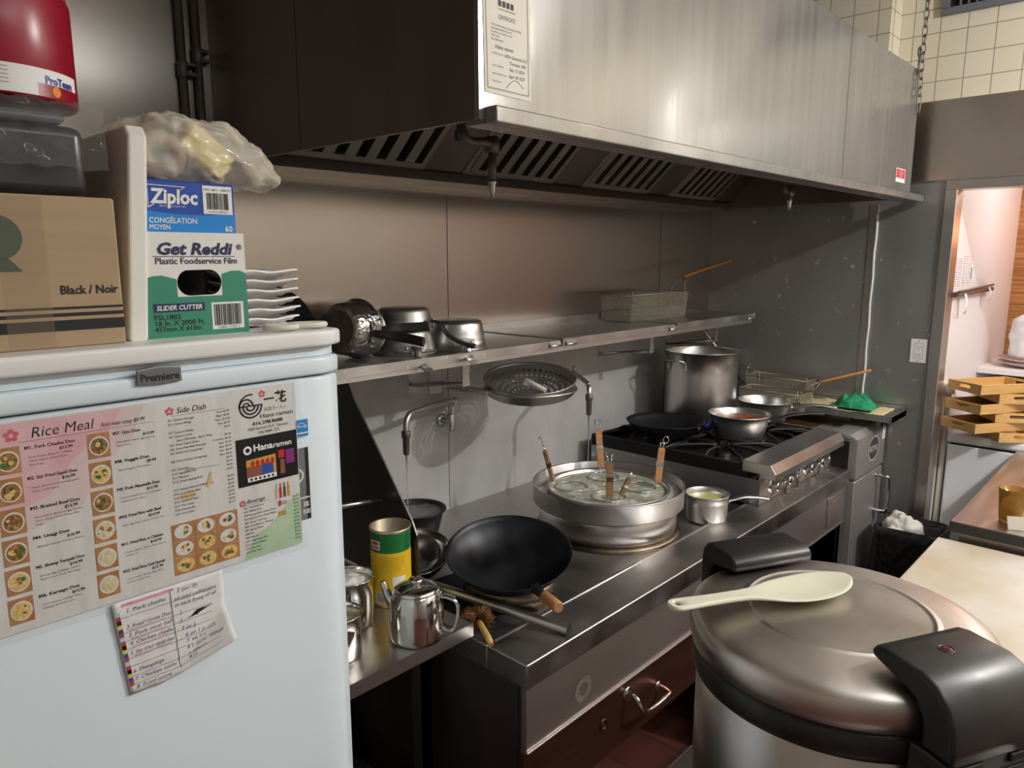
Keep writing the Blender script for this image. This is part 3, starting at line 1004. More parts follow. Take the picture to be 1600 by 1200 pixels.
def noodle_basket(label, x, y, lean, tall, roll, ring=True, wood=WOOD, hook='loop', rb=0.058):
    """wire noodle basket: ring and mesh at the water, wooden handle slanting up, wire hook"""
    zw = ZC + 0.134
    t = thing('noodle_basket', label, 'noodle strainer', (x, y, zw), 0, 'noodle baskets in the cooker')
    d = Vector((lean[0], lean[1], 1)).normalized()
    base = Vector((x, y, zw))
    side = Vector((math.cos(roll), math.sin(roll), 0))
    side = (side - d * side.dot(d)).normalized()
    a0 = base + d * 0.0
    h0, h1 = base + d * 0.02, base + d * tall
    nrm = d.cross(side)
    b = B()
    # flat wooden grip, two halves with a metal band
    def slab(s0, s1, wd, th):
        vs_ = b.verts([h0 + d * s + side * (wd * i) + nrm * (th * j) for s in (s0, s1) for i in (-1, 1) for j in (-1, 1)])
        for q in ((0, 1, 3, 2), (4, 6, 7, 5), (0, 4, 5, 1), (2, 3, 7, 6), (0, 2, 6, 4), (1, 5, 7, 3)):
            b.face([vs_[k] for k in q])
    Lh = tall - 0.02
    slab(0.0, Lh * .97, 0.0118, 0.0062)
    slab(Lh * .97, Lh, 0.009, 0.0055)
    recalc(b).build('wooden_handle', wood, t, False)
    b = B()
    slab(Lh * .45, Lh * .58, 0.0122, 0.0066)
    recalc(b)
    for sg in (-1, 1):
        b.tube([h1 + side * .004 * sg - d * .01, h1 + side * .007 * sg + d * .020], 0.0018, 6)
        if hook == 'loop':
            b.tube([h1 + side * .005 * sg + d * .018, h1 + side * .010 * sg + d * .024 + nrm * .006, h1 + side * .011 * sg + d * .034 + nrm * .010, h1 + side * .006 * sg + d * .036 + nrm * .016], 0.0018, 6)
    if hook == 'curl':
        b.tube(smooth_path([h1, h1 + d * .035, h1 + d * .052 - side * .01, h1 + d * .055 - side * .022, h1 + d * .045 - side * .03], 4), 0.0016, 6)
    if hook == 'ring':
        c = h1 + d * .03 + side * .012
        b.tube([c + side * .010 * math.cos(q) + d * .012 * math.sin(q) for q in [i / 14 * 2 * PI for i in range(14)]], 0.0015, 6, closed=True)
        b.tube([h1 + d * .018 - side * .005, h1 + d * .018 + side * .005], 0.0013, 6)
    for sg in (-1, 1):
        b.tube([h0 + side * .004 * sg + d * .01, base + side * .008 * sg - d * .006], 0.0014, 6)
    b.build('wire_hook', CHROME, t, False)
    if ring:
        c = Vector((CX, CY, 0)) - Vector((x, y, 0))
        c.z = 0
        cc = base + c.normalized() * (rb + .004)
        b = B()
        rim = [(cc.x + rb * math.cos(q), cc.y + rb * math.sin(q), zw + .001) for q in [i / 32 * 2 * PI for i in range(32)]]
        b.tube(rim, 0.0022, 8, closed=True)
        b.build('basket_rim', CHROME, t, False)
        b = B()
        for k in range(-6, 7):
            o = k * rb / 7
            s = math.sqrt(rb * rb - o * o)
            for ax in (0, 1):
                pp = []
                for j in range(9):
                    u = -s + 2 * s * j / 8
                    dep = -0.03 * (1 - (u * u + o * o) / (rb * rb))
                    pp.append((cc.x + (u if ax else o), cc.y + (o if ax else u), zw - 0.001 + dep))
                b.tube(pp, 0.0005, 4, caps=False)
        b.build('wire_mesh', CHROME, t, False)
    return t
noodle_basket('noodle strainer at left rim of the cooker, thin handle ending in a wire hook', 1.975, 1.625, (-0.06, 0.33), 0.135, 0.5, True, WOODDK, 'curl')
noodle_basket('noodle strainer at the back of the cooker with upright light wooden handle', 2.235, 1.605, (0.05, 0.15), 0.165, -0.75, True, WOOD, 'loop')
noodle_basket('noodle strainer at front middle of the cooker with dark upright wooden handle', 1.965, 1.375, (0.1, 0.1), 0.135, -0.75, True, WOODDK, 'loop')
noodle_basket('noodle strainer at right rim of the cooker with leaning handle and wire ring', 2.215, 1.345, (0.2, 0.02), 0.145, -0.75, True, WOOD, 'ring')
noodle_basket('noodle strainer with short handle tilted right, beside the front middle one', 2.005, 1.365, (0.45, -0.22), 0.085, 0.75, False, WOODDK, 'none')

# small pot of yellow broth beside the cooker
sp1 = saucepan('saucepan', 'small aluminium saucepan of pale yellow broth between cooker and hotplate', 'saucepan', (2.40, 1.243, ZC - 0.0115), 0, 0.074, 0.078, 0.104, -42, 0.16, [ALU], hmat=STEEL, drop=-0.02)
B().lathe([(0, 0.082), (0.0755, 0.082)], 40).build('broth', mat('yellow_broth', (0.52, 0.50, 0.20), 0.12), sp1)

# black pot of water under the left faucet
bp_ = thing('stew_pot', 'black pot overflowing with tap water under the left wall faucet', 'pot', (1.50, 1.835, ZC - 0.012))
b = B().lathe(vessel_prof(0.066, 0.094, 0.135, 0.003, 0.02, 0.008), 48)
b.build('body', BLACKIRON, bp_)
B().lathe([(0, 0.124), (0.089, 0.124)], 40).build('water', water_mat('dark_pot_water', (0.05, 0.05, 0.05), (0.13, 0.13, 0.12), 30, .6), bp_)

# bowl leaning behind the tin
bw = thing('mixing_bowl', 'shiny steel mixing bowl leaning between the yellow tin and the wok', 'bowl', (1.36, 1.60, 0.845))
TB = Matrix.Translation((1.335, 1.640, 0.925)) @ Matrix.Rotation(R(-18), 4, Vector((-0.70, 0.72, 0)).normalized())
prof = [(0.0, -0.075), (0.035, -0.074), (0.075, -0.055), (0.098, -0.02), (0.104, 0.0), (0.108, 0.001), (0.108, 0.003), (0.103, 0.002), (0.096, -0.02), (0.073, -0.053), (0.034, -0.071), (0, -0.072)]
B(TB).lathe(prof, 48).build('bowl', STEEL_POLISH, bw, False)


# ---------------------------------------------------------------- things on the work table
kn = thing('food_tin', 'tall open yellow and green food tin standing on the side table', 'tin', (1.125, 1.485, ZT))
TINY = noise_mat('tin_yellow', (0.80, 0.50, 0.015), (0.86, 0.56, 0.03), (8, 8, 8), 3, .3, .7, .35)
TING = mat('tin_green', (0.012, 0.15, 0.035), .35)
TINR = noise_mat('tin_rim_metal', (.55, .45, .28), (.70, .62, .46), (20, 20, 20), 3, .3, .7, .35, None, .8)
b = B()
b.lathe([(0.0, 0.001), (0.0535, 0.0), (0.0555, 0.003), (0.0535, 0.006)], 48)
b.mi = 1
b.lathe([(0.053, 0.006), (0.053, 0.150)], 48)
b.mi = 2
b.lathe([(0.0531, 0.150), (0.0531, 0.202)], 48)
b.mi = 0
b.lathe([(0.0535, 0.202), (0.0555, 0.206), (0.0545, 0.210), (0.050, 0.209), (0.0495, 0.05), (0, 0.048)], 48)
b.build('can_body', [TINR, TINY, TING], kn)


def wrap(b, rad, ang0, s, z, h, align='CENTER', bold=0.0, shear=0.0, wid=None):
    """lettering bent round a standing cylinder"""
    tb = B()
    tb.text(s, 0, 0, h, align, bold, shear, wid, 0, 2)
    for v in tb.bm.verts:
        a = ang0 + v.co.x / rad
        v.co = Vector((rad * math.cos(a), rad * math.sin(a), z + v.co.y))
    b.merge(tb.bm)


def wrap_rect(b, rad, a0, a1, z0, z1, n=6):
    for i in range(n):
        p, q = a0 + (a1 - a0) * i / n, a0 + (a1 - a0) * (i + 1) / n
        b.poly([(rad * math.cos(p), rad * math.sin(p), z0), (rad * math.cos(q), rad * math.sin(q), z0), (rad * math.cos(q), rad * math.sin(q), z1), (rad * math.cos(p), rad * math.sin(p), z1)], True)


AF = math.atan2(-1.49, -1.135)      # side of the tin that faces the room
b = B()
b.mi = 0
wrap_rect(b, 0.0534, AF - 1.15, AF - 0.55, 0.158, 0.182)
b.mi = 1
wrap_rect(b, 0.0536, AF - 1.10, AF - 0.62, 0.161, 0.179)
b.mi = 0
wrap(b, 0.0538, AF - 0.86, 'Knorr', 0.166, 0.012, bold=.02)
wrap_rect(b, 0.0534, AF + 0.05, AF + 0.75, 0.045, 0.085)
wrap_rect(b, 0.0534, AF - 0.85, AF - 0.25, 0.012, 0.042)
b.mi = 2
for k in range(7):
    wrap(b, 0.0535, AF + 0.1, ['Instructions and directions for use', 'Dissolve powder in boiling water', 'stir well and simmer for soup', 'Ingredients salt sugar starch', 'mode d emploi et ingredients', 'chicken broth mix', 'best before see lid'][k], 0.137 - k * 0.006, 0.0052)
b.mi = 3
for k in range(14):
    a = AF - 0.80 + k * 0.036
    wrap_rect(b, 0.0536, a, a + random.choice([.010, .018, .024]), 0.015, 0.039, 1)
b.build('label_print', [WHITE, mat('logo_red', (.55, .02, .02), .4), mat('brown_ink', (.45, .25, .02), .5), TEXTB], kn)

tp = thing('teapot', 'polished stainless teapot with hinged lid on the side table front edge', 'teapot', (1.045, 1.285, ZT))
b = B().lathe([(0, 0), (0.060, 0), (0.0655, 0.005), (0.0665, 0.015), (0.0655, 0.075), (0.061, 0.102), (0.054, 0.119), (0.051, 0.122), (0.049, 0.121), (0.052, 0.115), (0.059, 0.10), (0.063, 0.07), (0.063, 0.01), (0, 0.008)], 56)
b.build('body', STEEL_POLISH, tp)
ld = B().lathe([(0.0535, 0.121), (0.0535, 0.124), (0.045, 0.130), (0.030, 0.135), (0.015, 0.1375), (0.0, 0.138)], 48)
ld = ld.build('lid', STEEL_POLISH, tp)
b = B().lathe([(0.0075, 0.136), (0.0075, 0.140), (0.017, 0.143), (0.018, 0.147), (0.014, 0.1505), (0, 0.1515)], 28)
b.build('lid_knob', STEEL_POLISH, ld)
AH = R(-58)
b = B(Matrix.Rotation(AH, 4, 'Z'))
b.box(0.046, 0.066, -0.011, 0.011, 0.112, 0.126, 0.003)
b.tube([(0.055, -0.013, 0.126), (0.055, 0.013, 0.126)], 0.0035, 8)
b.build('lid_hinge', STEEL_POLISH, tp)
b = B(Matrix.Rotation(AH, 4, 'Z'))
path = smooth_path([(0.058, 0, 0.112), (0.078, 0, 0.111), (0.098, 0, 0.103), (0.104, 0, 0.085), (0.101, 0, 0.055), (0.092, 0, 0.030), (0.078, 0, 0.028), (0.064, 0, 0.034)], 5)
pr = [None] * 4
rings = []
for i, p in enumerate(path):
    t = (path[min(i + 1, len(path) - 1)] - path[max(i - 1, 0)]).normalized()
    n = Vector((-t.z, 0, t.x))
    rings.append(b.verts([p + n * .0022 + Vector((0, -.0095, 0)), p + n * .0022 + Vector((0, .0095, 0)), p - n * .0022 + Vector((0, .0095, 0)), p - n * .0022 + Vector((0, -.0095, 0))]))
for a, c in zip(rings[:-1], rings[1:]):
    for k in range(4):
        b.face([a[k], a[(k + 1) % 4], c[(k + 1) % 4], c[k]], k in (0, 2))
b.face(rings[0]); b.face(rings[-1])
recalc(b).build('handle', STEEL_POLISH, tp)
b = B(Matrix.Rotation(AH + PI - .1, 4, 'Z'))
b.tube(smooth_path([(0.055, 0, 0.070), (0.072, 0, 0.088), (0.082, 0, 0.112), (0.088, 0, 0.130)], 5), [.017 - .0007 * i for i in range(16)], 14)
b.build('spout', STEEL_POLISH, tp)


def canister(label, x, y, r, h, fillh, mats, fill, fillname):
    t = thing('steel_canister', label, 'canister', (x, y, ZT), 0, 'steel canisters on the side table')
    B().lathe(vessel_prof(r, r * 1.03, h, 0.0015, 0.006, 0.003), 44).build('body', mats, t)
    b = B()
    n, m = 28, 10
    rows = []
    for j in range(m + 1):
        rr = (r * 0.99) * j / m
        rows.append(b.verts([(rr * math.cos(2 * PI * i / n), rr * math.sin(2 * PI * i / n), fillh + 0.010 * noise.noise(Vector((rr * 50 * math.cos(2 * PI * i / n), rr * 50 * math.sin(2 * PI * i / n), x * 30))) + 0.012 * (1 - j / m)) for i in range(n)]) if j else b.verts([(0, 0, fillh + .012)]))
    for j in range(m):
        for i in range(n):
            k = (i + 1) % n
            if j == 0:
                b.face([rows[0][0], rows[1][i], rows[1][k]], True)
            else:
                b.face([rows[j][i], rows[j + 1][i], rows[j + 1][k], rows[j][k]], True)
    b.build(fillname, fill, t)


POWDER = noise_mat('white_powder', (.72, .70, .66), (.84, .83, .80), (40, 40, 40), 4, .3, .7, .9)
OILP = noise_mat('yellowish_powder', (.45, .40, .24), (.62, .57, .40), (50, 50, 50), 4, .3, .7, .6)
canister('steel canister heaped with white powder beside the yellow tin', 0.975, 1.46, 0.058, 0.125, 0.106, STEEL_POLISH, POWDER, 'powder')
canister('steel canister with yellowish seasoning nearest the fridge, in front of the powder one', 0.868, 1.352, 0.052, 0.105, 0.07, STEEL_POLISH, OILP, 'seasoning')
jr = thing('seasoning_jar', 'yellow labelled jar mostly hidden behind fridge edge on the side table', 'jar', (1.03, 1.66, ZT))
b = B().lathe([(0, 0), (0.044, 0), (0.046, 0.004), (0.046, 0.075)], 36)
b.mi = 1
b.lathe([(0.046, 0.075), (0.047, 0.078), (0.047, 0.10), (0.044, 0.103), (0, 0.103)], 36)
b.build('body', [TINY, SOOT], jr)

# ---------------------------------------------------------------- steel tube and brush by the wok
st = thing('steel_tube', 'long steel tube lying under the wok toward the range front edge', 'tube', (1.345, 1.08, ZC))
d0, d1 = Vector((1.372, 1.078, ZC + 0.0140)), Vector((1.255, 1.53, ZC + 0.045))
b = B().tube([d0, d1], 0.0135, 20, caps=False)
b.tube([d0, d0 + (d1 - d0).normalized() * .004], 0.0148, 20, caps=False)
b.tube([d0, d1], 0.0115, 20, caps=False)
b.build('tube', STEEL, st, False)
br = thing('wok_brush', 'round coir wok brush with bamboo handle at the range left front corner', 'brush', (1.21, 1.23, ZC))
b = B().tube([(1.178, 1.165, 0.868), (1.186, 1.182, 0.876), (1.207, 1.228, 0.884), (1.212, 1.240, 0.886)], [0.0075, 0.0085, 0.0078, 0.008], 12)
b.build('handle', YELLOWW, br, False)
b = B()
rn = random.Random(3)
BC = Vector((1.235, 1.272, 0.876))
for i in range(1100):
    th, ph = rn.uniform(0, 2 * PI), rn.uniform(-0.5, 1.0)
    d = Vector((math.cos(th) * math.cos(ph), math.sin(th) * math.cos(ph), math.sin(ph)))
    L_ = rn.uniform(.026, .042)
    p0 = BC + d * .006
    p1 = BC + d * L_ * .6 + Vector((rn.uniform(-.004, .004), rn.uniform(-.004, .004), rn.uniform(-.002, .003)))
    p2 = BC + Vector((d.x * L_ * 1.15, d.y * L_ * 1.15, d.z * L_ * .8)) + Vector((rn.uniform(-.006, .006), rn.uniform(-.006, .006), 0))
    p2.z = max(p2.z, ZC + .001)
    b.tube([p0, p1, p2], [.0007, .0006, .0004], 3, caps=False)
b.build('bristles', noise_mat('coir_fibre', (.14, .055, .015), (.30, .13, .04), (60, 60, 60), 2, .3, .7, .7), br, False)


# ================================================================== wall faucets
def faucet(label, wall, pts, drop, tip_z, knob):
    t = thing('wall_faucet', label, 'faucet', wall)
    b = B().at(Matrix.Translation(wall) @ Matrix.Rotation(PI / 2, 4, 'X')).lathe([(0, 0), (0.026, 0), (0.026, 0.006), (0.015, 0.010), (0.0125, 0.012), (0.0125, 0.05), (0, .05)], 24)
    b.at(Matrix())
    x, y, z = wall
    b.lathe([(0, -.035), (0.012, -.035), (0.016, -.028), (0.016, .028), (0.012, .034), (0, .034)], 20, (x, y - .055, z))
    b.build('valve_body', STEEL, t, False)
    b = B().tube(knob, [0.004, 0.006, 0.007], 10)
    b.build('valve_lever', STEEL, t, False)
    b = B().tube(smooth_path(pts, 7), 0.0098, 14)
    b.build('spout_pipe', STEEL, t, False)
    ex, ey_, ez = pts[-1]
    b = B().lathe([(0.0098, 0.012), (0.0145, 0.010), (0.0145, -0.012), (0.0115, -0.015), (0.0105, tip_z - ez + .004), (0.0085, tip_z - ez), (0, tip_z - ez)], 18, (ex, ey_, ez))
    b.build('nozzle', PIPE, t, False)
    return t


STREAM = mat('clear_tap_water', (0.92, 0.94, 0.95), 0.03, 0.0, 0.6, trans=0.9, ior=1.33)
faucet('steel swing faucet at left of splash wall running over the black pot', (1.795, YB, 1.195), [(1.795, 1.975, 1.20), (1.795, 1.972, 1.255), (1.782, 1.955, 1.283), (1.74, 1.935, 1.29), (1.52, 1.855, 1.297), (1.478, 1.838, 1.288), (1.465, 1.833, 1.262), (1.464, 1.833, 1.235)], None, 1.165, [(1.795, 1.98, 1.22), (1.803, 1.965, 1.26), (1.803, 1.96, 1.29)])
ws = tag(B().tube([(1.464, 1.833, 1.168), (1.4642, 1.833, 1.08), (1.465, 1.833, 0.962)], [.0028, .002, .0015], 8).build('water_stream', STREAM), 'thin tap water stream falling into the black pot', 'water')
faucet('steel wall faucet right of the hanging strainer running into the noodle cooker', (2.50, YB, 1.245), [(2.50, 1.975, 1.25), (2.50, 1.972, 1.285), (2.49, 1.95, 1.305), (2.46, 1.92, 1.308), (2.30, 1.735, 1.31), (2.275, 1.705, 1.302), (2.265, 1.694, 1.282), (2.264, 1.693, 1.262)], None, 1.19, [(2.50, 1.98, 1.27), (2.508, 1.965, 1.30), (2.508, 1.96, 1.33)])
tag(B().tube([(2.264, 1.693, 1.192), (2.264, 1.693, 1.08), (2.264, 1.692, 0.977)], [.0026, .002, .0016], 8).build('water_stream', STREAM), 'thin tap water stream falling into the back of the noodle cooker', 'water')

# ================================================================== hanging strainer on its ring bracket
SC = Vector((1.945, 1.72, 1.372))
sr = thing('ring_bracket', 'steel ring bracket under the shelf that holds the round strainer', 'bracket', (SC.x, YB, SC.z))
b = B().tube([(SC.x + .168 * math.cos(q), SC.y + .168 * math.sin(q), SC.z - 0.036) for q in [i / 48 * 2 * PI for i in range(48)]], 0.004, 8, closed=True)
b.build('ring', STEEL, sr, False)
b = B().box(SC.x - .185, SC.x - .145, 1.76, YB - .006, SC.z - .042, SC.z - .028)
b.box(SC.x - .21, SC.x - .15, YB - .006, YB - .001, SC.z - .07, SC.z + .06)
b.build('arm', STEEL_TOP, sr, False)
B().box(SC.x + .105, SC.x + .135, 1.82, YB - .004, SC.z - .042, SC.z - .030).build('arm', STEEL_TOP, sr, False)
sn = thing('skimmer_strainer', 'round perforated steel strainer hanging in its ring below the shelf', 'strainer', (SC.x, SC.y, SC.z - .05))
TS = Matrix.Translation(SC) @ Matrix.Rotation(R(-11), 4, Vector((-0.67, 0.74, 0)))
b = B(TS)
b.lathe([(0.158, -0.040), (0.1635, -0.040), (0.1650, 0.0), (0.169, 0.004), (0.167, 0.006), (0.162, 0.003), (0.1605, -0.001)], 64)
b.build('rim_band', STEEL, sn, False)
bm2 = bmesh.new()
NA, NR = 80, 17
rows = []
for j in range(NR + 1):
    r = 0.162 * j / NR
    z = -0.068 * (1 - (j / NR) ** 2)
    rows.append([bm2.verts.new((r * math.cos(2 * PI * i / NA), r * math.sin(2 * PI * i / NA), z)) for i in range(NA)] if j else [bm2.verts.new((0, 0, z))])
holes = []
for j in range(1, NR):
    step = 1 if j > 7 else (2 if j > 3 else 4)
    for i in range(0, NA, step):
        for s in range(step):
            k = i + s
            f = bm2.faces.new([rows[j][k], rows[j][(k + 1) % NA], rows[j + 1][(k + 1) % NA], rows[j + 1][k]])
            f.smooth = True
            if j < NR - 1 and j >= 5 and s == 0 and (i // step + j // 2) % 2 == 0 and j % 2 == 0:
                holes.append(f)
for i in range(NA):
    bm2.faces.new([rows[0][0], rows[1][i], rows[1][(i + 1) % NA]])
bmesh.ops.inset_individual(bm2, faces=holes, thickness=0.0018, use_even_offset=True)
bmesh.ops.delete(bm2, geom=holes, context='FACES')
b = B(TS)
b.merge(bm2, True)
b.build('perforated_bowl', STEEL, sn, False)
lp = thing('wooden_pestle', 'short pale stick with rounded head resting inside the hanging strainer', 'utensil', (SC.x, SC.y, SC.z - .05))
b = B().tube([(1.90, 1.70, SC.z - 0.020), (1.90, 1.70, SC.z - 0.015), (1.905, 1.70, SC.z - .004), (1.91, 1.672, SC.z - .012), (1.92, 1.625, SC.z - .030)], [.004, .014, .015, .010, .009], 14)
b.build('stick', mat('pale_stick', (.62, .58, .50), .5), lp, False)

# ================================================================== pans on the wall shelf
ZSH = ZS + 0.0005


def inverted(name, label, x, y, z, rb, rt, h, ang, hl, m, hm, group, **k):
    return saucepan(name, label, 'saucepan', (x, y, z + h + 0.001), (PI, 0, 0), rb, rt, h, -ang, hl, [m], group, hmat=hm, **k)


GRP = 'upturned pans on the wall shelf'
inverted('saucepan', 'upturned aluminium saucepan at the right end of the pans on the shelf', 1.625, 1.755, ZSH, 0.082, 0.094, 0.088, -118, 0.10, ALU, STEEL, GRP, drop=.03)
inverted('saucepan', 'lower upturned saucepan of the stacked pair on the wall shelf', 1.43, 1.79, ZSH, 0.086, 0.100, 0.072, -110, 0.12, ALU_DARK, PIPE, GRP, drop=.03)
inverted('saucepan', 'upper upturned dark saucepan resting on another saucepan on the shelf', 1.432, 1.79, ZSH + 0.0745, 0.080, 0.092, 0.062, -60, 0.14, ALU_DARK, BLACKPL, GRP, drop=.05)


def side_pan(label, loc, tilt, yaw, rb, rt, h, m, ang, hl, hm, dim=False):
    t = saucepan('saucepan', label, 'saucepan', loc, (0, 0, 0), rb, rt, h, ang, hl, [m], 'pans lying on the wall shelf', hmat=hm)
    t.rotation_mode = 'XYZ'
    RM = Matrix.Rotation(R(yaw), 4, 'Z') @ Matrix.Rotation(R(tilt), 4, 'Y')
    t.rotation_euler = RM.to_euler()
    body = [c for c in bpy.data.objects if c.parent == t and c.name.startswith('body')][0]
    t.location.z = ZSH + .0005 - min((RM @ v.co).z for v in body.data.vertices)
    return t


DIMPLE = noise_mat('dimpled_steel', (.36, .34, .32), (.52, .50, .47), (10, 10, 10), 2, .3, .7, .28, None, 1.0)
nt = DIMPLE.node_tree
vo = nt.nodes.new('ShaderNodeTexVoronoi')
vo.inputs['Scale'].default_value = 95
tcn = [n for n in nt.nodes if n.bl_idname == 'ShaderNodeTexCoord'][0]
nt.links.new(tcn.outputs['Object'], vo.inputs['Vector'])
bpn = nt.nodes.new('ShaderNodeBump')
bpn.inputs['Strength'].default_value = .6
bpn.inputs['Distance'].default_value = .003
nt.links.new(vo.outputs['Distance'], bpn.inputs['Height'])
nt.links.new(bpn.outputs[0], nt.nodes['Principled BSDF'].inputs['Normal'])
SP2 = side_pan('dimpled steel saucepan lying on its side on shelf with base toward the fridge', (1.165, 1.745, ZSH), 94, 14, 0.073, 0.083, 0.078, DIMPLE, -84, 0.16, BLACKPL)
b = B()
for j in range(1, 8):
    n = j * 6
    for i in range(n):
        a = 2 * PI * i / n
        b.disc(j * 0.0068 * math.cos(a), j * 0.0068 * math.sin(a), 0.0017, None, -0.0004, 6)
b.build('base_pattern', SOOT, SP2)
B().lathe([(0, -0.0002), (0.054, -0.0002)], 32).build('base_plate', noise_mat('browned_pan_base', (.15, .10, .08), (.24, .17, .14), (20, 20, 20), 3, .3, .7, .5, None, .7), SP2)
side_pan('dark saucepan on its side on shelf behind the dimpled one, handle pointing right', (1.262, 1.80, ZSH), 90, 22, 0.064, 0.070, 0.048, ALU_DARK, -95, 0.15, PIPE)


def frypan(name, label, loc, rot, r, h, ang, hl, m, hm, group=None):
    t = thing(name, label, 'frying pan', loc, rot, group)
    rb = r * .76
    B().lathe([(0, 0), (rb - .008, 0), (rb, .003), (r * .93, h * .75), (r, h - .002), (r + .002, h), (r - .001, h + .001), (r * .92, h * .76), (rb - .003, .006), (0, .004)], 64).build('pan', m, t)
    b = B(rot_to(ang))
    b.tube(smooth_path([(r * .95, 0, h * .62), (r + .03, 0, h * .8), (r + hl * .5, 0, h + .02), (r + hl, 0, h + .026)], 5), [.009 + .005 * min(1, i / 9) for i in range(16)], 10, flat=.5)
    b.build('handle', hm, t)
    b = B(rot_to(ang))
    for s in (-.012, .012):
        rivet(b, Matrix.Translation((r * .925, s, h * .66)) @ Matrix.Rotation(PI / 2, 4, 'Y'))
    b.build('rivets', STEEL, t)
    return t


pl_ = frypan('frying_pan', 'black frying pan leaning at the shelf left end behind the white plates', (1.05, 1.93, ZSH + .02), 0, 0.125, 0.04, 150, 0.17, NONSTICK, BLACKPL)
RM = Matrix.Rotation(R(-12), 4, 'Z') @ Matrix.Rotation(R(58), 4, 'X')
pl_.rotation_euler = RM.to_euler()
pl_.location.z = ZSH + .0005 - min((RM @ v.co).z for c in bpy.data.objects if c.parent == pl_ for v in c.data.vertices)


# fry baskets
def fry_basket(label, loc, rot, L_, W_, H_, hpts, hcol, group):
    t = thing('fry_basket', label, 'fry basket', loc, rot, group)
    WM = mat('basket_wire', (.34, .30, .23), .4, .4)
    b = B()
    st_ = 0.0095
    tp_ = .012
    for s in (0, 1):
        x = s * L_
        n = int(W_ / st_)
        for k in range(n + 1):
            y = k * W_ / n
            b.tube([(x, y, 0), (x + (tp_ if s else -tp_), y, H_)], .0009, 4, caps=False)
    for s in (0, 1):
        y = s * W_
        n = int(L_ / st_)
        for k in range(n + 1):
            x = k * L_ / n
            b.tube([(x, y, 0), (x, y + (tp_ if s else -tp_), H_)], .0009, 4, caps=False)
    for k in range(int(H_ / st_) + 1):
        z = k * st_
        e = tp_ * z / H_
        b.tube([(-e, -e, z), (L_ + e, -e, z), (L_ + e, W_ + e, z), (-e, W_ + e, z)], .0009, 4, closed=True)
    n = int(W_ / st_)
    for k in range(1, n):
        b.tube([(0, k * W_ / n, 0), (L_, k * W_ / n, 0)], .0009, 4, caps=False)
    n = int(L_ / st_)
    for k in range(1, n):
        b.tube([(k * L_ / n, 0, 0), (k * L_ / n, W_, 0)], .0009, 4, caps=False)
    b.build('wire_mesh', WM, t)
    e = tp_
    b = B().tube([(-e, -e, H_), (L_ + e, -e, H_), (L_ + e, W_ + e, H_), (-e, W_ + e, H_)], .0028, 8, closed=True)
    b.tube([(-e, -e, H_), (-e, -e, H_ + .02)], .0025, 6)
    b.build('rim_frame', WM, t)
    a, c, d = [Vector(p) for p in hpts]
    b = B()
    for s in (-1, 1):
        b.tube([a + Vector((0, s * .035, 0)), c + Vector((0, s * .004, 0))], .0024, 8)
        b.tube([a + Vector((0, s * .035, 0)), a + Vector((0, s * .035, -H_ * .9))], .0022, 6)
    b.build('handle_wire', WM, t)
    dd = (d - c).normalized()
    B().tube([c - dd * .004, c, d - dd * .006, d], [.006, .0075, .0085, .006], 12, flat=.8).build('handle_grip', hcol, t)
    return t


fry_basket('wire fry basket with orange handle lying at the wall shelf right end', (2.70, 1.80, ZS + 0.0085), 0, 0.46, 0.15, 0.115, [(0.475, 0.05, 0.15), (0.52, 0.05, 0.185), (1.02, 0.05, 0.262)], ORANGEW, 'fry baskets')

# ================================================================== countertop gas hotplate
hp = thing('gas_hotplate', 'four burner stainless gas hotplate with front knobs at range right end', 'hotplate', (3.0, 1.5, ZC))
QX0, QX1, QY0, QY1, QZ = 2.645, 3.395, 1.125, 1.96, 1.005
b = B().box(QX0, QX0 + .004, QY0 + .03, QY1, ZC, QZ - .055)
b.box(QX1 - .004, QX1, QY0 + .03, QY1, ZC, QZ - .02)
b.box(QX0 + .004, QX1 - .004, QY1 - .004, QY1, ZC, QZ - .01)
b.box(QX0 + .004, QX1 - .004, QY0 + .03, QY1 - .004, QZ - .065, QZ - .06)
b.build('side_panels', STEEL_END, hp, False)
b = B().box(QX0, QX1, QY0 + .025, QY0 + .031, ZC + .002, QZ - .03)
b.mi = 1
b.build('control_panel', [STEEL_PANEL], hp, False)
b = B().box(QX0 + .002, QX0 + .02, QY0 + .08, QY1, QZ - .055, QZ - .004)
b.box(QX1 - .02, QX1 - .004, QY0 + .08, QY1, QZ - .055, QZ - .004)
b.box(QX0 + .02, QX1 - .02, QY0 + .08, QY1 - .005, QZ - .06, QZ - .055)
b.build('burner_tray', SOOT, hp, False)
b = B().prism([(QY0 - .035, QZ - .045), (QY0 - .035, QZ - .022), (QY0 - .012, QZ + .012), (QY0 + .10, QZ + .014), (QY0 + .10, QZ - .03), (QY0 + .03, QZ - .03), (QY0 + .03, QZ - .045)], 'yz', QX0, QX1 - .01, .002)
b.build('bull_nose_rail', STEEL, hp, False)
GR = BLACKIRON
